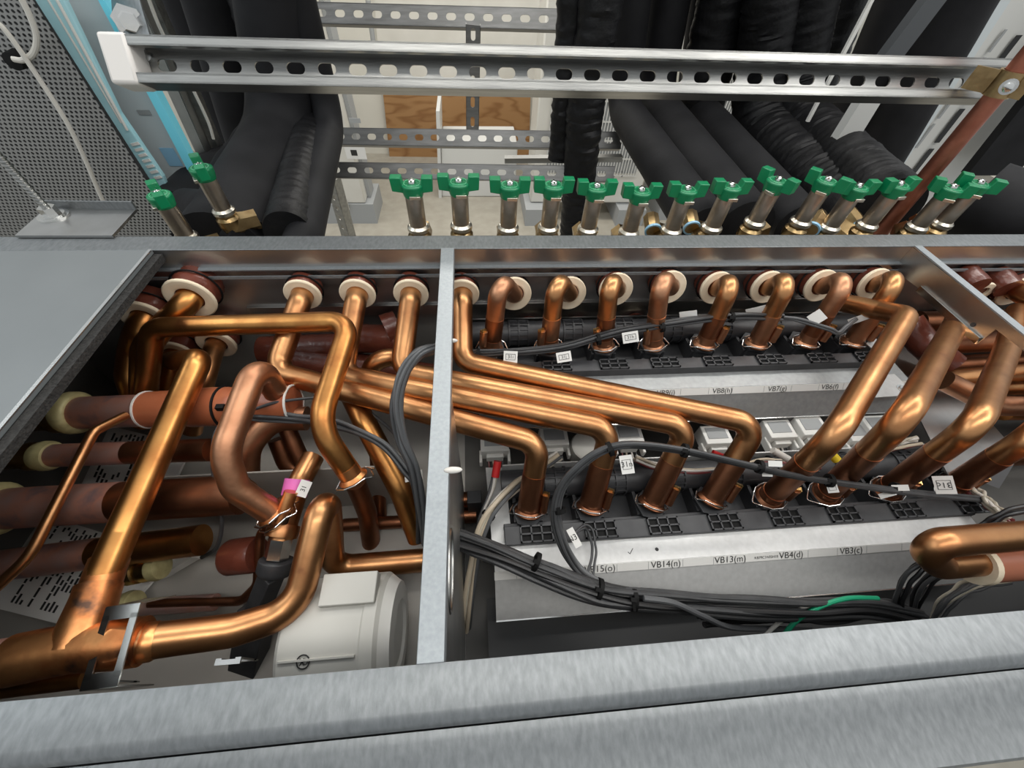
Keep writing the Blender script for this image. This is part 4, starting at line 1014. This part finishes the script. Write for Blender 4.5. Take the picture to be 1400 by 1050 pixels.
# fan units behind the hanging hoses
def fan_unit(lab, x0, x1, y, zb, zt, gx0, gx1):
    t = thing('outdoor_unit', lab, 'air conditioner', ((x0 + x1) / 2, y, ZF))
    obj('body', MB().box((x0, y, zb), (x1, y + .35, zt)), 'appl', t, bevel=.012)
    g = MB(); 
    for k in range(34):
        x = gx0 + (gx1 - gx0) * k / 33; g.box((x - .003, y - .035, zb + .25), (x + .003, y - .028, zt - .04))
    for k in range(9):
        z = zb + .25 + (zt - zb - .29) * k / 8; g.box((gx0, y - .03, z - .005), (gx1, y - .022, z + .005))
    obj('fan_grille', g, 'grill', t)
    obj('fan_opening', MB().box((gx0, y - .004, zb + .26), (gx1, y - .001, zt - .06)), 'pad', t)
    obj('foot', MB().box((x0 - .05, y - .12, ZF), (x0 + .22, y + .4, zb - .003)), 'pad', t); obj('foot', MB().box((x1 - .2, y - .12, ZF), (x1 + .05, y + .4, zb - .003)), 'pad', t)
yfu = 3.40
pl0 = pt(725, 277, y=yfu); fan_unit('cream outdoor unit with wire fan grille behind the hanging hoses', pl0.x, pl0.x + .98, yfu, pl0.z, pl0.z + 1.35, pl0.x + .10, pl0.x + .88)
pl1 = pt(905, 300, y=yfu + .1); fan_unit('cream outdoor unit mostly hidden behind the smooth hoses', pl0.x + 1.25, pl0.x + 2.2, yfu + .1, pl0.z, pl0.z + 1.35, pl0.x + 1.4, pl0.x + 2.1)
# tall cream unit under the top strut
obj('wall_panel', MB().prism([pt(a, b, y=4.7) for a, b in [(505, -80), (780, -80), (760, 108), (520, 108)]], (0, .04, 0)), 'appl', smooth=0, label='wide cream wall panel above the plywood', cat='panel')
obj('conduit', MB().tube([pt(503, 0, y=4.4), pt(512, 70, y=4.4)], .02, 12), 'pad', label='grey conduit on the wall beside the tall appliance', cat='conduit')
# right hand cabinets: louvred white strip etc.
lw = thing('louvred_cabinet', 'tall white cabinet with dark louvre slots behind the copper riser', 'cabinet', pt(1240, 270, y=1.25))
obj('body', MB().prism([pt(a, b, y=1.25) for a, b in [(1400, -30), (1535, -30), (1290, 272), (1262, 288), (1228, 285), (1222, 240)]], (0, .03, 0)), 'appl2', lw, smooth=0)
obj('side_panel', MB().prism([pt(a, b, y=1.245) for a, b in [(1390, -30), (1402, -30), (1226, 240), (1200, 240)]], (0, .03, 0)), 'panelg', lw, smooth=0)
def along(px0, px1, t): return (px0[0] + (px1[0] - px0[0]) * t, px0[1] + (px1[1] - px0[1]) * t)
for (t0, t1) in [(.0, .18), (.22, .44), (.48, .70), (.74, .93)]:
    a, b = along((1394, 48), (1232, 258), t0), along((1394, 48), (1232, 258), t1)
    obj('louvre_slot', MB().obox(pt(*a, y=1.243), pt(*b, y=1.243), .002, .016, (1, 0, 0)), 'darkin', lw)
    a, b = along((1376, 40), (1210, 258), t0 * .8), along((1376, 40), (1210, 258), t1 * .8)
    obj('pressed_rib', MB().obox(pt(*a, y=1.243), pt(*b, y=1.243), .002, .007, (1, 0, 0)), 'pad', lw)
dk = MB().prism([pt(a, b, y=1.15) for a, b in [(1540, -30), (1625, -30), (1388, 240), (1322, 240)]], (0, .025, 0))
obj('added_dark_gap_sheet', dk, 'hose', smooth=0, label='added upright sheet standing in for the dark of the gap right of the white louvred cabinet', cat='panel')  # added sheet, the dark of the gap put into its colour
gc = MB().prism([pt(a, b, y=1.0) for a, b in [(1290, -20), (1325, -20), (1212, 200), (1195, 190), (1170, 190)]], (0, .02, 0))
ch = thing('flat_channel', 'flat grey steel channel with pale lower end between dark risers', 'channel', pt(1160, 200, y=.99))
obj('upper_part', MB().prism([pt(a, b, y=.90) for a, b in [(1282, -20), (1310, -20), (1232, 82), (1205, 82)]], (0, .02, 0)), 'darkpad', ch, smooth=0)
obj('lower_part', MB().prism([pt(a, b, y=.80) for a, b in [(1184, 128), (1212, 128), (1164, 206), (1142, 195)]], (0, .02, 0)), 'appl2', ch, smooth=0)
obj('trim_strip', MB().obox(pt(1202, -20, y=.88), pt(1104, 166, y=.88), .006, .006, (1, 0, 0)), 'white', label='thin white trim line slanting between the wrinkled hoses and the dark risers', cat='strip')
bx_ = pt(1390, 232, y=1.6)
obj('cream_cabinet', MB().prism([pt(a, b, y=1.6) for a, b in [(1368, 248), (1440, 248), (1470, 150), (1440, 180), (1405, 205)]], (0, .3, 0)), 'appl', smooth=0, label='cream cabinet corner at the right edge above the last valves', cat='cabinet')
# ================================================================== cables
def bundle(lab, P, n, rb, rc, mats, grp, seed, cat='cable', step=.016, name='cable', spread_end=1.0):
    path = resample(spline(P, 8), step); fr = frames(path); rr = random.Random(seed); m_ = len(path)
    for i in range(n):
        a0 = 2 * math.pi * i / n + rr.random(); rad = rb * math.sqrt(.15 + .85 * rr.random()); ph = rr.random() * 50; tw = rr.uniform(-.35, .35) * 2
        pts = []
        for k, (p, (t, u, w)) in enumerate(zip(path, fr)):
            s = k / (m_ - 1)
            a = a0 + tw * s * 3 + .5 * noise.noise(V((s * 5, ph, 0))); q = rad * (.75 + .45 * noise.noise(V((s * 6, ph + 9, 1)))) * (1 + (spread_end - 1) * abs(2 * s - 1) ** 3)
            pts.append(p + u * math.cos(a) * q + w * math.sin(a) * q)
        obj(name, MB().tube(spline(pts, 2), rc * rr.uniform(.9, 1.1), 9), mats[i % len(mats)], label=lab, cat=cat, group=grp)
CB = ['cable', 'cable2', 'cable', 'cableg']
bundle('dark grey cable in the loom lying across the rear row of arched stubs', PD([(606, 484, .545), (650, 484, .535), (700, 482, .53), (770, 474, .535), (850, 453, .54), (950, 438, .545), (1000, 433, .55), (1070, 434, .555)]), 7, .0055, .0023, CB, 'cables of the rear loom', 1)
bundle('grey cable end bending down beyond the seventh rear stub', PD([(1070, 434, .555), (1090, 437, .555), (1133, 450, .55), (1147, 455, .55), (1160, 445, .55), (1172, 436, .56)]), 2, .002, .0019, ['cableg'], 'cable ends of the rear loom', 2)
bundle('black cable in the thick loom lying on the front tray', PD([(592, 728, .46), (625, 738, .455), (680, 757, .44), (740, 783, .43), (800, 806, .42), (850, 818, .415), (930, 824, .42), (1010, 828, .425), (1100, 830, .43), (1180, 828, .44), (1250, 842, .46)]), 14, .0125, .0030, ['cable', 'cable2', 'cable', 'cable2', 'cableg'], 'cables of the thick front loom', 3)
bundle('black cable at the right end of the front opening, under the thick loom', PD([(960, 842, .44), (1040, 836, .45), (1120, 838, .455), (1200, 832, .46), (1262, 850, .47)]), 12, .014, .0027, ['cable2', 'cable2', 'cable'], 'cables heaped at the right of the front opening', 4)
bundle('dark cable in the loop rising past the second front pipe and crossing the front row', PD([(822, 800, .42), (792, 778, .43), (772, 745, .435), (762, 705, .44), (768, 668, .44), (790, 640, .435), (822, 617, .43), (862, 607, .425), (930, 614, .43), (1010, 632, .44), (1090, 650, .455), (1170, 662, .47), (1250, 672, .49), (1335, 680, .52)]), 7, .0062, .0026, CB, 'cables of the looping front loom', 5)
bundle('thin dark cable hanging in a slack loop beside the second front pipe', PD([(770, 745, .45), (800, 720, .47), (812, 750, .46), (806, 790, .44)]), 2, .004, .0016, ['cable'], 'slack loop cables', 6)
bundle('grey cable in the loom curving down left of the divider', PD([(606, 474, .50), (590, 478, .455), (572, 486, .44), (554, 512, .435), (545, 555, .432), (552, 600, .435), (568, 640, .44), (576, 690, .46), (578, 740, .49)]), 9, .0095, .0027, ['cableg', 'cable', 'cableg'], 'cables of the loom left of the divider', 7)
bundle('grey cable crossing behind the bright golden drop in the left bay', PD([(345, 568, .475), (400, 572, .472), (460, 580, .468), (520, 606, .455), (560, 645, .45), (576, 672, .452)]), 5, .0065, .0026, ['cableg', 'cable', 'cableg'], 'cables crossing the left bay', 8)
bundle('thin black cable hanging between the diagonal and the S shaped pipe', PD([(345, 552, .47), (318, 566, .45), (294, 595, .44), (292, 650, .45), (303, 710, .46), (296, 748, .47), (276, 762, .48)]), 1, .0001, .0026, ['cable'], None, 9)
bundle('thin grey cable crossing above the orange sleeve end', PD([(346, 560, .46), (390, 548, .47), (470, 545, .50), (520, 575, .50), (556, 612, .49)]), 1, .0001, .0017, ['cable'], None, 10)
bundle('black cable arching down under the thick U bend', PD([(1300, 762, .42), (1262, 772, .42), (1236, 795, .43), (1226, 830, .45), (1232, 860, .48)]), 3, .007, .0022, ['cable2', 'cable'], 'cables arching under the U bend', 11)
bundle('black cable hanging further right under the thick U bend', PD([(1330, 768, .44), (1296, 778, .44), (1266, 800, .45), (1250, 840, .47), (1244, 870, .50)]), 4, .008, .0021, ['cable2', 'cable'], 'cables hanging right of the arch', 12)
bundle('smoky grey wire fanning down at the right of the front opening', PD([(1380, 790, .47), (1330, 800, .46), (1290, 825, .47), (1268, 862, .49)]), 7, .009, .0019, ['cableg', 'clear', 'cableg'], 'smoky wires at the right', 13)
bundle('black cable passing behind the thick U bend at the right edge', PD([(1430, 690, .45), (1380, 700, .45), (1350, 715, .46), (1320, 735, .47)]), 2, .004, .0025, ['cable2'], 'cables behind the U bend', 14)
bundle('coloured wire in the harness at the right end of the front row', PD([(1330, 670, .53), (1352, 690, .51), (1378, 712, .49)]), 7, .009, .0022, ['clear', 'brownw', 'beige', 'clear', 'whitew'], 'harness wires at the right end', 15)
bundle('coloured wire of the harness running between the two manifolds', PD([(868, 628, .53), (900, 640, .53), (950, 645, .53), (1010, 640, .54), (1050, 632, .545), (1120, 640, .54)]), 7, .007, .0020, ['beige', 'whitew', 'brownw', 'clear', 'cable'], 'harness wires between the manifolds', 16)
bundle('striped wire of the harness behind the second slanting pipe', PD([(1180, 628, .55), (1215, 612, .55), (1256, 604, .56)]), 6, .008, .0021, ['whitew', 'clear', 'beige', 'brownw'], 'harness wires behind the slanting pipes', 17)
bundle('clear sleeved wire hanging from the connectors beside the divider', PD([(765, 622, .53), (740, 640, .53), (705, 664, .505), (675, 695, .485), (657, 730, .48), (646, 780, .48), (638, 840, .49), (630, 900, .51)]), 8, .0080, .0028, ['clear', 'cableg', 'beige', 'clear', 'whitew'], 'clear wires beside the divider', 18)
bundle('dark wire dropping from the red sleeve', PD([(678, 640, .52), (672, 670, .515), (660, 700, .505), (652, 735, .50), (640, 800, .51), (634, 880, .54)]), 4, .005, .0019, ['cable', 'clear', 'whitew'], 'wires dropping from the red sleeve', 19)
bundle('green wire curving over the black loom near the front rail', PD([(1066, 876, .43), (1090, 848, .425), (1125, 828, .425), (1160, 818, .43), (1200, 818, .44)]), 1, .0001, .0026, ['greenw'], None, 20, name='wire')
bundle('white wire curving beside the green wire near the front rail', PD([(1040, 875, .435), (1064, 852, .43), (1092, 834, .43), (1130, 822, .435), (1190, 822, .445)]), 1, .0001, .0022, ['whitew'], None, 21, name='wire')
bundle('short white and green wire right of the cable heap at the front rail', PD([(1216, 828, .46), (1232, 842, .47), (1250, 856, .49)]), 1, .0001, .0019, ['whitew'], None, 22, name='wire')
bundle('thick grey cable sagging below the black loom towards the front rail', PD([(880, 818, .40), (920, 824, .40), (960, 842, .41), (1000, 858, .425), (1060, 860, .44), (1110, 862, .46)]), 1, .0001, .0030, ['cableg'], None, 23)
# cable ties
def tie(lab, px, py, d, axis_px, r, m_='blackd', tail=None):
    c = pt(px, py, d=d); b = pt(axis_px[0], axis_px[1], d=d); ax = (b - c).normalized(); u = ax.orthogonal().normalized(); w = ax.cross(u)
    mb = MB().lathe(c - ax * .0022, ax, [(0, r * .6), (0, r), (.0044, r), (.0044, r * .6)], 20, True)
    q = c + (V((0, 0, HCAM)) - c).normalized() * r
    mb.obox(q - ax * .003, q + ax * .003, .004, .004, (V((0, 0, HCAM)) - c))
    if tail: mb.obox(q, pt(*tail[:2], d=tail[2]), .003, .001, (V((0, 0, HCAM)) - c))
    obj('cable_tie', mb, m_, label=lab, cat='cable tie')
for a in [('black cable tie on the rear loom near the divider', 654, 484, .535, (664, 484), .0075), ('black cable tie on the rear loom over the third stub', 818, 464, .537, (828, 462), .0078), ('black cable tie on the rear loom over the fourth stub', 905, 447, .542, (915, 445), .0075), ('black cable tie on the rear loom over the sixth stub', 1000, 434, .55, (1010, 434), .0072),
          ('black cable tie on the looping loom over the second front pipe', 834, 614, .428, (842, 611), .0082), ('black cable tie on the looping loom over the third front pipe', 936, 616, .431, (946, 618), .0078), ('black cable tie on the looping loom over the fourth front pipe', 1038, 638, .445, (1048, 640), .0078), ('black cable tie on the looping loom over the first slanting pipe', 1134, 657, .462, (1144, 658), .0078), ('black cable tie on the looping loom over the third slanting pipe', 1224, 668, .483, (1234, 669), .0075),
          ('black cable tie at the upright part of the looping loom', 764, 698, .44, (766, 710), .0082), ('wide black cable tie on the thick front loom at the loop junction', 818, 806, .418, (826, 809), .0118), ('black cable tie with shiny tail on the thick front loom', 866, 820, .414, (874, 821), .0112, 'blackd', (868, 836, .402)),
          ('small black cable tie on the thick front loom near the tray edge', 733, 768, .428, (739, 771), .0102), ('black cable tie on the clear wires beside the divider', 668, 704, .50, (660, 716), .0088)]:
    tie(*a)
for (lab, px, py, d, wv, hv) in [('wide pale cable clip on the loom left of the divider', 566, 650, .455, .020, .011)]:
    c = pt(px, py, d=d); mb = MB(); mb.obox(c - V((wv / 2, .002, 0)), c + V((wv / 2, 0, .002)), .003, hv, (V((0, 0, HCAM)) - c).cross(V((1, 0, 0))))
    obj('cable_clip', mb, 'whitew', label=lab, cat='clip')
for (px, py, lab) in [(612, 643, 'white plastic clip tip poking through the divider plate'), (612, 466, 'white plastic clip tip on the divider beside the first run')]:
    c = pt(px, py, x=-.026) if py > 500 else pt(px, py, z=-.009); obj('clip_tip', MB().sphere(c + V((.004, 0, 0)), .0032, sc_=(2.2, .8, .8)), 'whitew', label=lab, cat='clip')
# white sleeves and tags
def facing(c, roll=0.):
    n_ = (V((0, 0, HCAM)) - c).normalized(); x = V((1, 0, 0)); x = (x - n_ * x.dot(n_)).normalized(); y = n_.cross(x)
    r = math.radians(roll); return x * math.cos(r) + y * math.sin(r), y * math.cos(r) - x * math.sin(r), n_
def ctag(lab, px, py, d, w, h, roll, txt=None, flip=False, frame=True, tilt=0.):
    c = pt(px, py, d=d); x, y, n_ = facing(c, roll)
    if tilt: y = (y + n_ * tilt).normalized(); n_ = x.cross(y)
    t = thing('cable_tag', lab, 'tag', c)
    W, Hh = w * d / FPX, h * d / FPX
    def rect(x0, x1, y0, y1, n0, th): return MB().prism([c + x * a + y * b + n_ * n0 for a, b in ((x0, y0), (x1, y0), (x1, y1), (x0, y1))], n_ * th)
    obj('tag_paper', rect(-W / 2, W / 2, -Hh / 2, Hh / 2, 0, .0006), 'paper', t, smooth=0)
    if frame:
        f = MB(); k = W * .35; l = Hh * .26; e = W * .03
        for (a, b, cc, dd) in [(-k, k, l - e, l), (-k, k, -l, -l + e), (-k, -k + e, -l, l), (k - e, k, -l, l)]:
            f.prism([c + x * p + y * q + n_ * .0007 for p, q in ((a, cc), (b, cc), (b, dd), (a, dd))], n_ * .0002)
        obj('tag_frame', f, 'ink', t, smooth=0)
    if txt: text_obj('tag_text', txt, c + n_ * .0007, -x if flip else x, -y if flip else y, Hh * .42, t)
ctag('white tag marked 31i on the rear loom beside the first stub', 698, 488, .515, 19, 16, -4, '31i')
ctag('white tag marked 31j on the rear loom right of the second stub', 771, 488, .52, 20, 14, 8, '31j')
ctag('white tag marked 31h on the rear loom left of the fourth stub', 862, 461, .525, 21, 15, 8, '31h')
ctag('blank white tag behind the rear loom right of the fourth stub', 941, 431, .55, 22, 12, 6, None, frame=False, tilt=.4)
ctag('white folded tag right of the fifth rear stub', 1036, 424, .56, 28, 10, 14, None, frame=False, tilt=.5)
ctag('white square tag left of the seventh rear stub', 1117, 434, .55, 17, 16, 38, None, frame=False)
ctag('narrow white tag left of the eighth rear stub', 1180, 434, .56, 32, 9, 24, None, frame=False, tilt=.4)
ctag('white tag marked 31n right of the second front pipe', 857, 635, .45, 17, 25, 4, '31n', frame=True)
ctag('white tag marked 31d under the loom at the first slanting pipe', 1138, 667, .46, 12, 13, 2, None)
ctag('white tag fold on the loom over the third slanting pipe', 1231, 667, .475, 17, 8, -3, None, frame=False)
ctag('white square tag marked 31c at the right end of the looping loom', 1291, 663, .48, 20, 24, -4, '31c', flip=True)
ctag('white rolled tag on the slack loop at the second front pipe', 785, 735, .445, 10, 26, 24, 'N31', frame=False)
ctag('white sleeve mark on the loom at the fourth front pipe', 1060, 634, .44, 16, 8, -6, None, frame=False)
ctag('white sleeve mark below the loom at the fourth front pipe', 1049, 648, .45, 12, 7, -6, None, frame=False)
ctag('small pink tinged tag below the loom at the third slanting pipe', 1213, 676, .48, 18, 7, 14, None, frame=False)

# ---- white connectors between the two trays
def connector(lab, px, py, d, w, h, seed):
    c = pt(px, py, d=d); t = thing('wire_connector', lab, 'connector', c); s = d / FPX
    W, Hh = w * s, h * s; mb = MB()
    mb.box((c.x - W / 2, c.y - .012, c.z - Hh * .6), (c.x + W / 2, c.y + .018, c.z + Hh * .3))
    for k in (-1, 1): mb.box((c.x + k * W * .5 - .002, c.y - .024, c.z - Hh * .6), (c.x + k * W * .5 + .002, c.y - .004, c.z - Hh * .1))
    mb.box((c.x - W * .3, c.y - .018, c.z - Hh * .5), (c.x + W * .3, c.y - .012, c.z))
    obj('housing', mb, 'white', t, bevel=.001)
    pn = MB(); pn.box((c.x - W * .36, c.y - .004, c.z + Hh * .3), (c.x + W * .36, c.y + .014, c.z + Hh * .3 + .0008))
    obj('latch_face', pn, 'pad', t)
    rr = random.Random(seed)
    for k, m_ in enumerate(('brownw', 'beige', 'whitew', 'cable')):
        x = c.x + (k - 1.5) * W * .16
        obj('wire', MB().tube(spline([V((x, c.y - .010, c.z - Hh * .4)), V((x + .002, c.y - .028, c.z - Hh * .7)), V((x + .012 * rr.uniform(-1, 1), c.y - .046, c.z - Hh * .9 - .012))], 6), .0013, 7), m_, t)
for i, (px, py, lab) in enumerate([(676, 610, 'white wire connector between the trays above the red sleeve'), (757, 602, 'white wire connector under the bend of the second front pipe'), (858, 598, 'white wire connector left of the third front pipe bend'), (978, 600, 'white wire connector between the third and fourth front pipe bends'),
        (1064, 592, 'white wire connector right of the fourth front pipe bend'), (1108, 588, 'white wire connector left of the first slanting pipe'), (1172, 596, 'white wire connector right of the first slanting pipe'), (1198, 586, 'white wire connector further right of the first slanting pipe')]):
    connector(lab, px, py, .575, 38, 24, i)
obj('motor_cap', MB().lathe(pt(800, 610, d=.57), (.1, -.3, 1), [(-.03, .021), (.004, .021), (.006, .018), (.006, 0)], 28), 'pump', label='pale grey round motor cap between the first and second front pipe bends', cat='motor')
obj('motor_cap', MB().lathe(pt(826, 592, d=.58), (.4, -.3, 1), [(-.03, .020), (.004, .020), (.006, .017), (.006, 0)], 28), 'white', label='white round motor cap left of the third front pipe bend', cat='motor')
for (px, py, ax_, m_, lab, r) in [(679, 640, (677, 652), 'red', 'red wire sleeve hanging from the left connector', .0052), (1066, 621, (1078, 628), 'whitew', 'white wire sleeve beside the fourth front pipe', .0045), (1137, 621, (1144, 629), 'yellow', 'yellow wire cap right of the first slanting pipe', .0055), (985, 622, (998, 627), 'red', 'small red and white wire sleeve behind the fourth front pipe', .003)]:
    a = pt(px, py, d=.515); b = pt(*ax_, d=.515); a2 = a - (b - a) * .8; obj('wire_sleeve', MB().tube([a2, a, b], r, 14), m_, label=lab, cat='wire sleeve')
# ghost white strap at the right
hs = MB().prism([pt(a, b, d=.53) for a, b in [(1345, 660), (1375, 612), (1384, 608), (1392, 612), (1394, 622), (1366, 668)]], (V((0, 0, HCAM)) - pt(1370, 640, d=.53)).normalized() * .002)
obj('hose_strap', hs, 'cableg', smooth=0, label='translucent grey strap end in the lower right bay', cat='strap')
obj('black_connector', MB().box(*[tuple(q) for q in ((pt(650, 700, d=.58) - V((.010, .006, .0))), (pt(650, 700, d=.58) + V((.010, .012, .05))))]), 'blackp', bevel=.001, label='black plug on the copper fittings beside the divider', cat='plug')
for i, (py, lab) in enumerate([(684, 'upper copper fitting beside the divider plate'), (706, 'lower copper fitting beside the divider plate'), (750, 'brown pipe stub beside the oval cable hole')]):
    a = pt(618, py, d=.57); pipe(lab, [a, a + V((.035, 0, 0))], .011, 'brown', n=18, name='pipe_fitting')

# ---- white pump
pc_ = V(pt(500, 905, y=.105)); 
pa = pt(470, 875, d=.47)
pw = thing('drain_pump', 'off white plastic pump housing at the bottom of the left bay', 'pump', (pa.x, pa.y, ZB + .004))
cx1 = pt(498, 800, y=.135); zc = -.218; yc = .062; rp = .060
x1_ = pt(502, 860, y=.05).x; x0_ = x1_ - .105
mb = MB().lathe((x0_, yc, zc), (1, 0, 0), [(0, rp * .94), (.004, rp), (.078, rp), (.080, rp * 1.03), (.092, rp * 1.03), (.096, rp * .98)], 48)
obj('housing', mb, 'pump', pw)
fc = MB().lathe((x1_ - .009, yc, zc), (1, 0, 0), [(0, rp * .98), (.006, rp * .90), (.010, rp * .86), (.011, rp * .55), (.008, rp * .5), (.008, 0)], 48)
obj('end_cover', fc, 'white', pw)
rb_ = MB()
for k in range(5):
    a = math.radians(70 + 14 * k); rb_.obox(V((x0_ + .006, yc + math.cos(a) * (rp + .001), zc + math.sin(a) * (rp + .001))), V((x0_ + .076, yc + math.cos(a) * (rp + .001), zc + math.sin(a) * (rp + .001))), .0016, .003, (0, math.cos(a), math.sin(a))) if k == 3 else None
obj('housing_rib', rb_, 'pump', pw); rb_ = MB(); rb_.box((x0_ + .035, yc + .02, zc + rp - .012), (x0_ + .09, yc + .05, zc + rp + .004))
obj('flange_plate', rb_, 'pump', pw, bevel=.001)
rm = ray(414, 905); A_ = rm.y ** 2 + rm.z ** 2; B_ = 2 * (rm.y * (0 - yc) + rm.z * (HCAM - zc)); C_ = yc ** 2 + (HCAM - zc) ** 2 - (rp + .0006) ** 2
dm = (-B_ - math.sqrt(max(0, B_ * B_ - 4 * A_ * C_))) / (2 * A_); lm = V((0, 0, HCAM)) + rm * dm
n_ = V((0, lm.y - yc, lm.z - zc)).normalized(); x = V((1, 0, 0)); y = n_.cross(x)
lgm = MB().tube([lm + (x * math.cos(k * math.pi / 12) + y * math.sin(k * math.pi / 12)) * .0058 for k in range(25)], .0006, 6, False)
lgm.tube([lm + x * -.003 + y * .003, lm + x * .001 + y * -.003], .0004, 6); lgm.tube([lm + x * .001 + y * .003, lm + x * -.003 + y * -.003], .0004, 6)
lgm.tube([lm + x * .002 + (x * math.cos(k * math.pi / 6) + y * math.sin(k * math.pi / 6)) * .0022 for k in range(13)], .0004, 6, False)
obj('moulded_mark', lgm, 'ink', pw)
obj('guide_rod', MB().tube([pt(541, 785, d=.54), pt(534, 880, d=.54)], .0022, 8), 'whitew', label='thin white rod standing between the pump and the divider', cat='rod')
a = pt(525, 895, d=.54); obj('small_bracket', MB().box((a.x - .008, a.y - .004, ZB + .006), (a.x + .012, a.y + .006, a.z + .012)).box((a.x + .016, a.y, ZB + .006), (a.x + .024, a.y + .006, a.z + .006)), 'white', bevel=.001, label='small white bracket beside the pump at the front rail', cat='bracket')

# ---- solenoid valve
sv = thing('solenoid_valve', 'copper solenoid valve with steel hex and black coil in the left bay', 'valve', pt(350, 860, d=.47))
def T_(l, r, n=22, **k): return MB().tube(resample(P3(l), .006), r, n, **k)
obj('valve_body', T_([(428, 625, .49), (408, 662, .465), (392, 712, .455), (386, 735, .452)], .0130), 'copper', sv)
obj('side_tube', T_([(398, 672, .44), (384, 714, .437)], .0072, 18), 'tee', sv)
pl_a, pl_b = pt(407, 655, d=.463), pt(402, 678, d=.458)
pk = obj('pink_label', MB().tube([pl_a, pl_b], .0136, 26, cap=False), 'pink', sv)
wp = pt(415, 668, d=.446); x, y, n_ = facing(wp, -20)
obj('label_white', MB().prism([wp + x * a + y * b for a, b in ((-.006, -.009), (.006, -.009), (.006, .009), (-.006, .009))], n_ * .0006), 'paper', pk, smooth=0)
text_obj('label_text', '31', wp + n_ * .0007, y, -x, .007, sv)
obj('hex_nut', MB().lathe(pt(384, 735, d=.448), pt(378, 762, d=.446) - pt(384, 735, d=.448), [(0, .0128), (.022, .0128), (.024, .010)], 6), 'chrome', sv, smooth=20)
obj('lower_ring', MB().lathe(pt(388, 722, d=.452), pt(384, 735, d=.448) - pt(388, 722, d=.452), [(-.004, .0165), (.003, .0175), (.010, .0165)], 24), 'copper', sv)
ck = MB().lathe(pt(379, 765, d=.446), pt(374, 790, d=.444) - pt(379, 765, d=.446), [(0, .0185), (.012, .019), (.016, .0165), (.018, .0135)], 28); ck.obox(pt(372, 785, d=.446), pt(352, 835, d=.46), .020, .02, (0, 0, 1)); ck.obox(pt(352, 832, d=.462), pt(335, 935, d=.47), .034, .022, (0, 0, 1))
obj('coil', ck, 'blackp', sv, bevel=.001)

# ---- printed instruction sheets lying under the stacked pipes
def doc(lab, quad, z, rows, seed):
    P = [pt(a, b, z=z) for a, b in quad]; P = [V((p.x, p.y, z)) for p in P]
    t = thing('instruction_sheet', lab, 'paper', P[0])
    obj('sheet', MB().prism(P, (0, 0, -.004)), 'paper', t, smooth=0)
    rr = random.Random(seed); mb = MB()
    u = P[1] - P[0]; v = P[3] - P[0]
    for k in range(rows):
        f = .1 + .8 * k / rows; a = .08 + (.25 if rr.random() < .25 else 0)
        while a < .9:
            L = rr.uniform(.03, .10)
            if rr.random() < .72:
                q = [P[0] + u * a + v * f, P[0] + u * min(.93, a + L) + v * f, P[0] + u * min(.93, a + L) + v * (f + .4 / rows), P[0] + u * a + v * (f + .4 / rows)]
                mb.prism([p + V((0, 0, .0004)) for p in q], (0, 0, .0002))
            a += L + .015
            if rr.random() < .06: a += .2
    obj('printed_lines', mb, 'ink', t, smooth=0)
doc('white printed instruction sheet between the second and third stacked pipes', [(98, 690), (150, 582), (262, 610), (215, 705)], -.262, 15, 3)
doc('large white printed instruction sheet under the lowest stacked pipe', [(-20, 828), (66, 705), (240, 760), (140, 868)], -.268, 22, 4)
obj('white_block', MB().obox(pt(214, 780, d=.52), pt(268, 748, d=.52), .03, .012), 'white', label='white plastic block behind the brass fitting with flux ring', cat='block')
obj('inner_panel', MB().box((-.40, .235, ZB + .006), (-.12, .237, -.16)), 'basepan', label='dirty upright sheet behind the pipes in the left bay', cat='panel')

# ================================================================== light: ceiling strip lamps, daylight and an added fill
def area(name, loc, rot, sx, sy, e, col=(1, 1, 1)):
    l = bpy.data.lights.new(name, 'AREA'); l.shape = 'RECTANGLE'; l.size = sx; l.size_y = sy; l.energy = e; l.color = col
    o = bpy.data.objects.new(name, l); C.objects.link(o); o.location = loc; o.rotation_euler = rot; return o
area('ceiling_or_fill_lamp', (.4, -.30, 1.6), (math.radians(-10), 0, 0), 2.2, .25, 13, (1, .97, .92))
area('ceiling_or_fill_lamp', (.6, 1.2, 1.7), (math.radians(12), 0, 0), 2.4, .25, 22, (1, .97, .92))
area('ceiling_or_fill_lamp', (-.2, 3.2, 2.1), (0, 0, 0), 3.0, .3, 75, (1, .96, .90))
area('ceiling_or_fill_lamp', (-1.8, .4, 1.6), (0, math.radians(-25), 0), .3, 1.8, 8, (.9, .97, 1))
area('ceiling_or_fill_lamp', (1.5, .3, 1.3), (0, math.radians(48), 0), .3, 1.8, 9, (1, .98, .95))  # added fill from the right to brighten the left bay
w = bpy.data.worlds.new('world'); sc.world = w; w.use_nodes = True
w.node_tree.nodes['Background'].inputs[0].default_value = (.93, .97, 1, 1); w.node_tree.nodes['Background'].inputs[1].default_value = .48
sc.view_settings.view_transform = 'Standard'; sc.view_settings.look = 'None'; sc.view_settings.gamma = 1; sc.view_settings.use_curve_mapping = False
sc.view_settings.exposure = 0.35
bpy.context.view_layer.update()
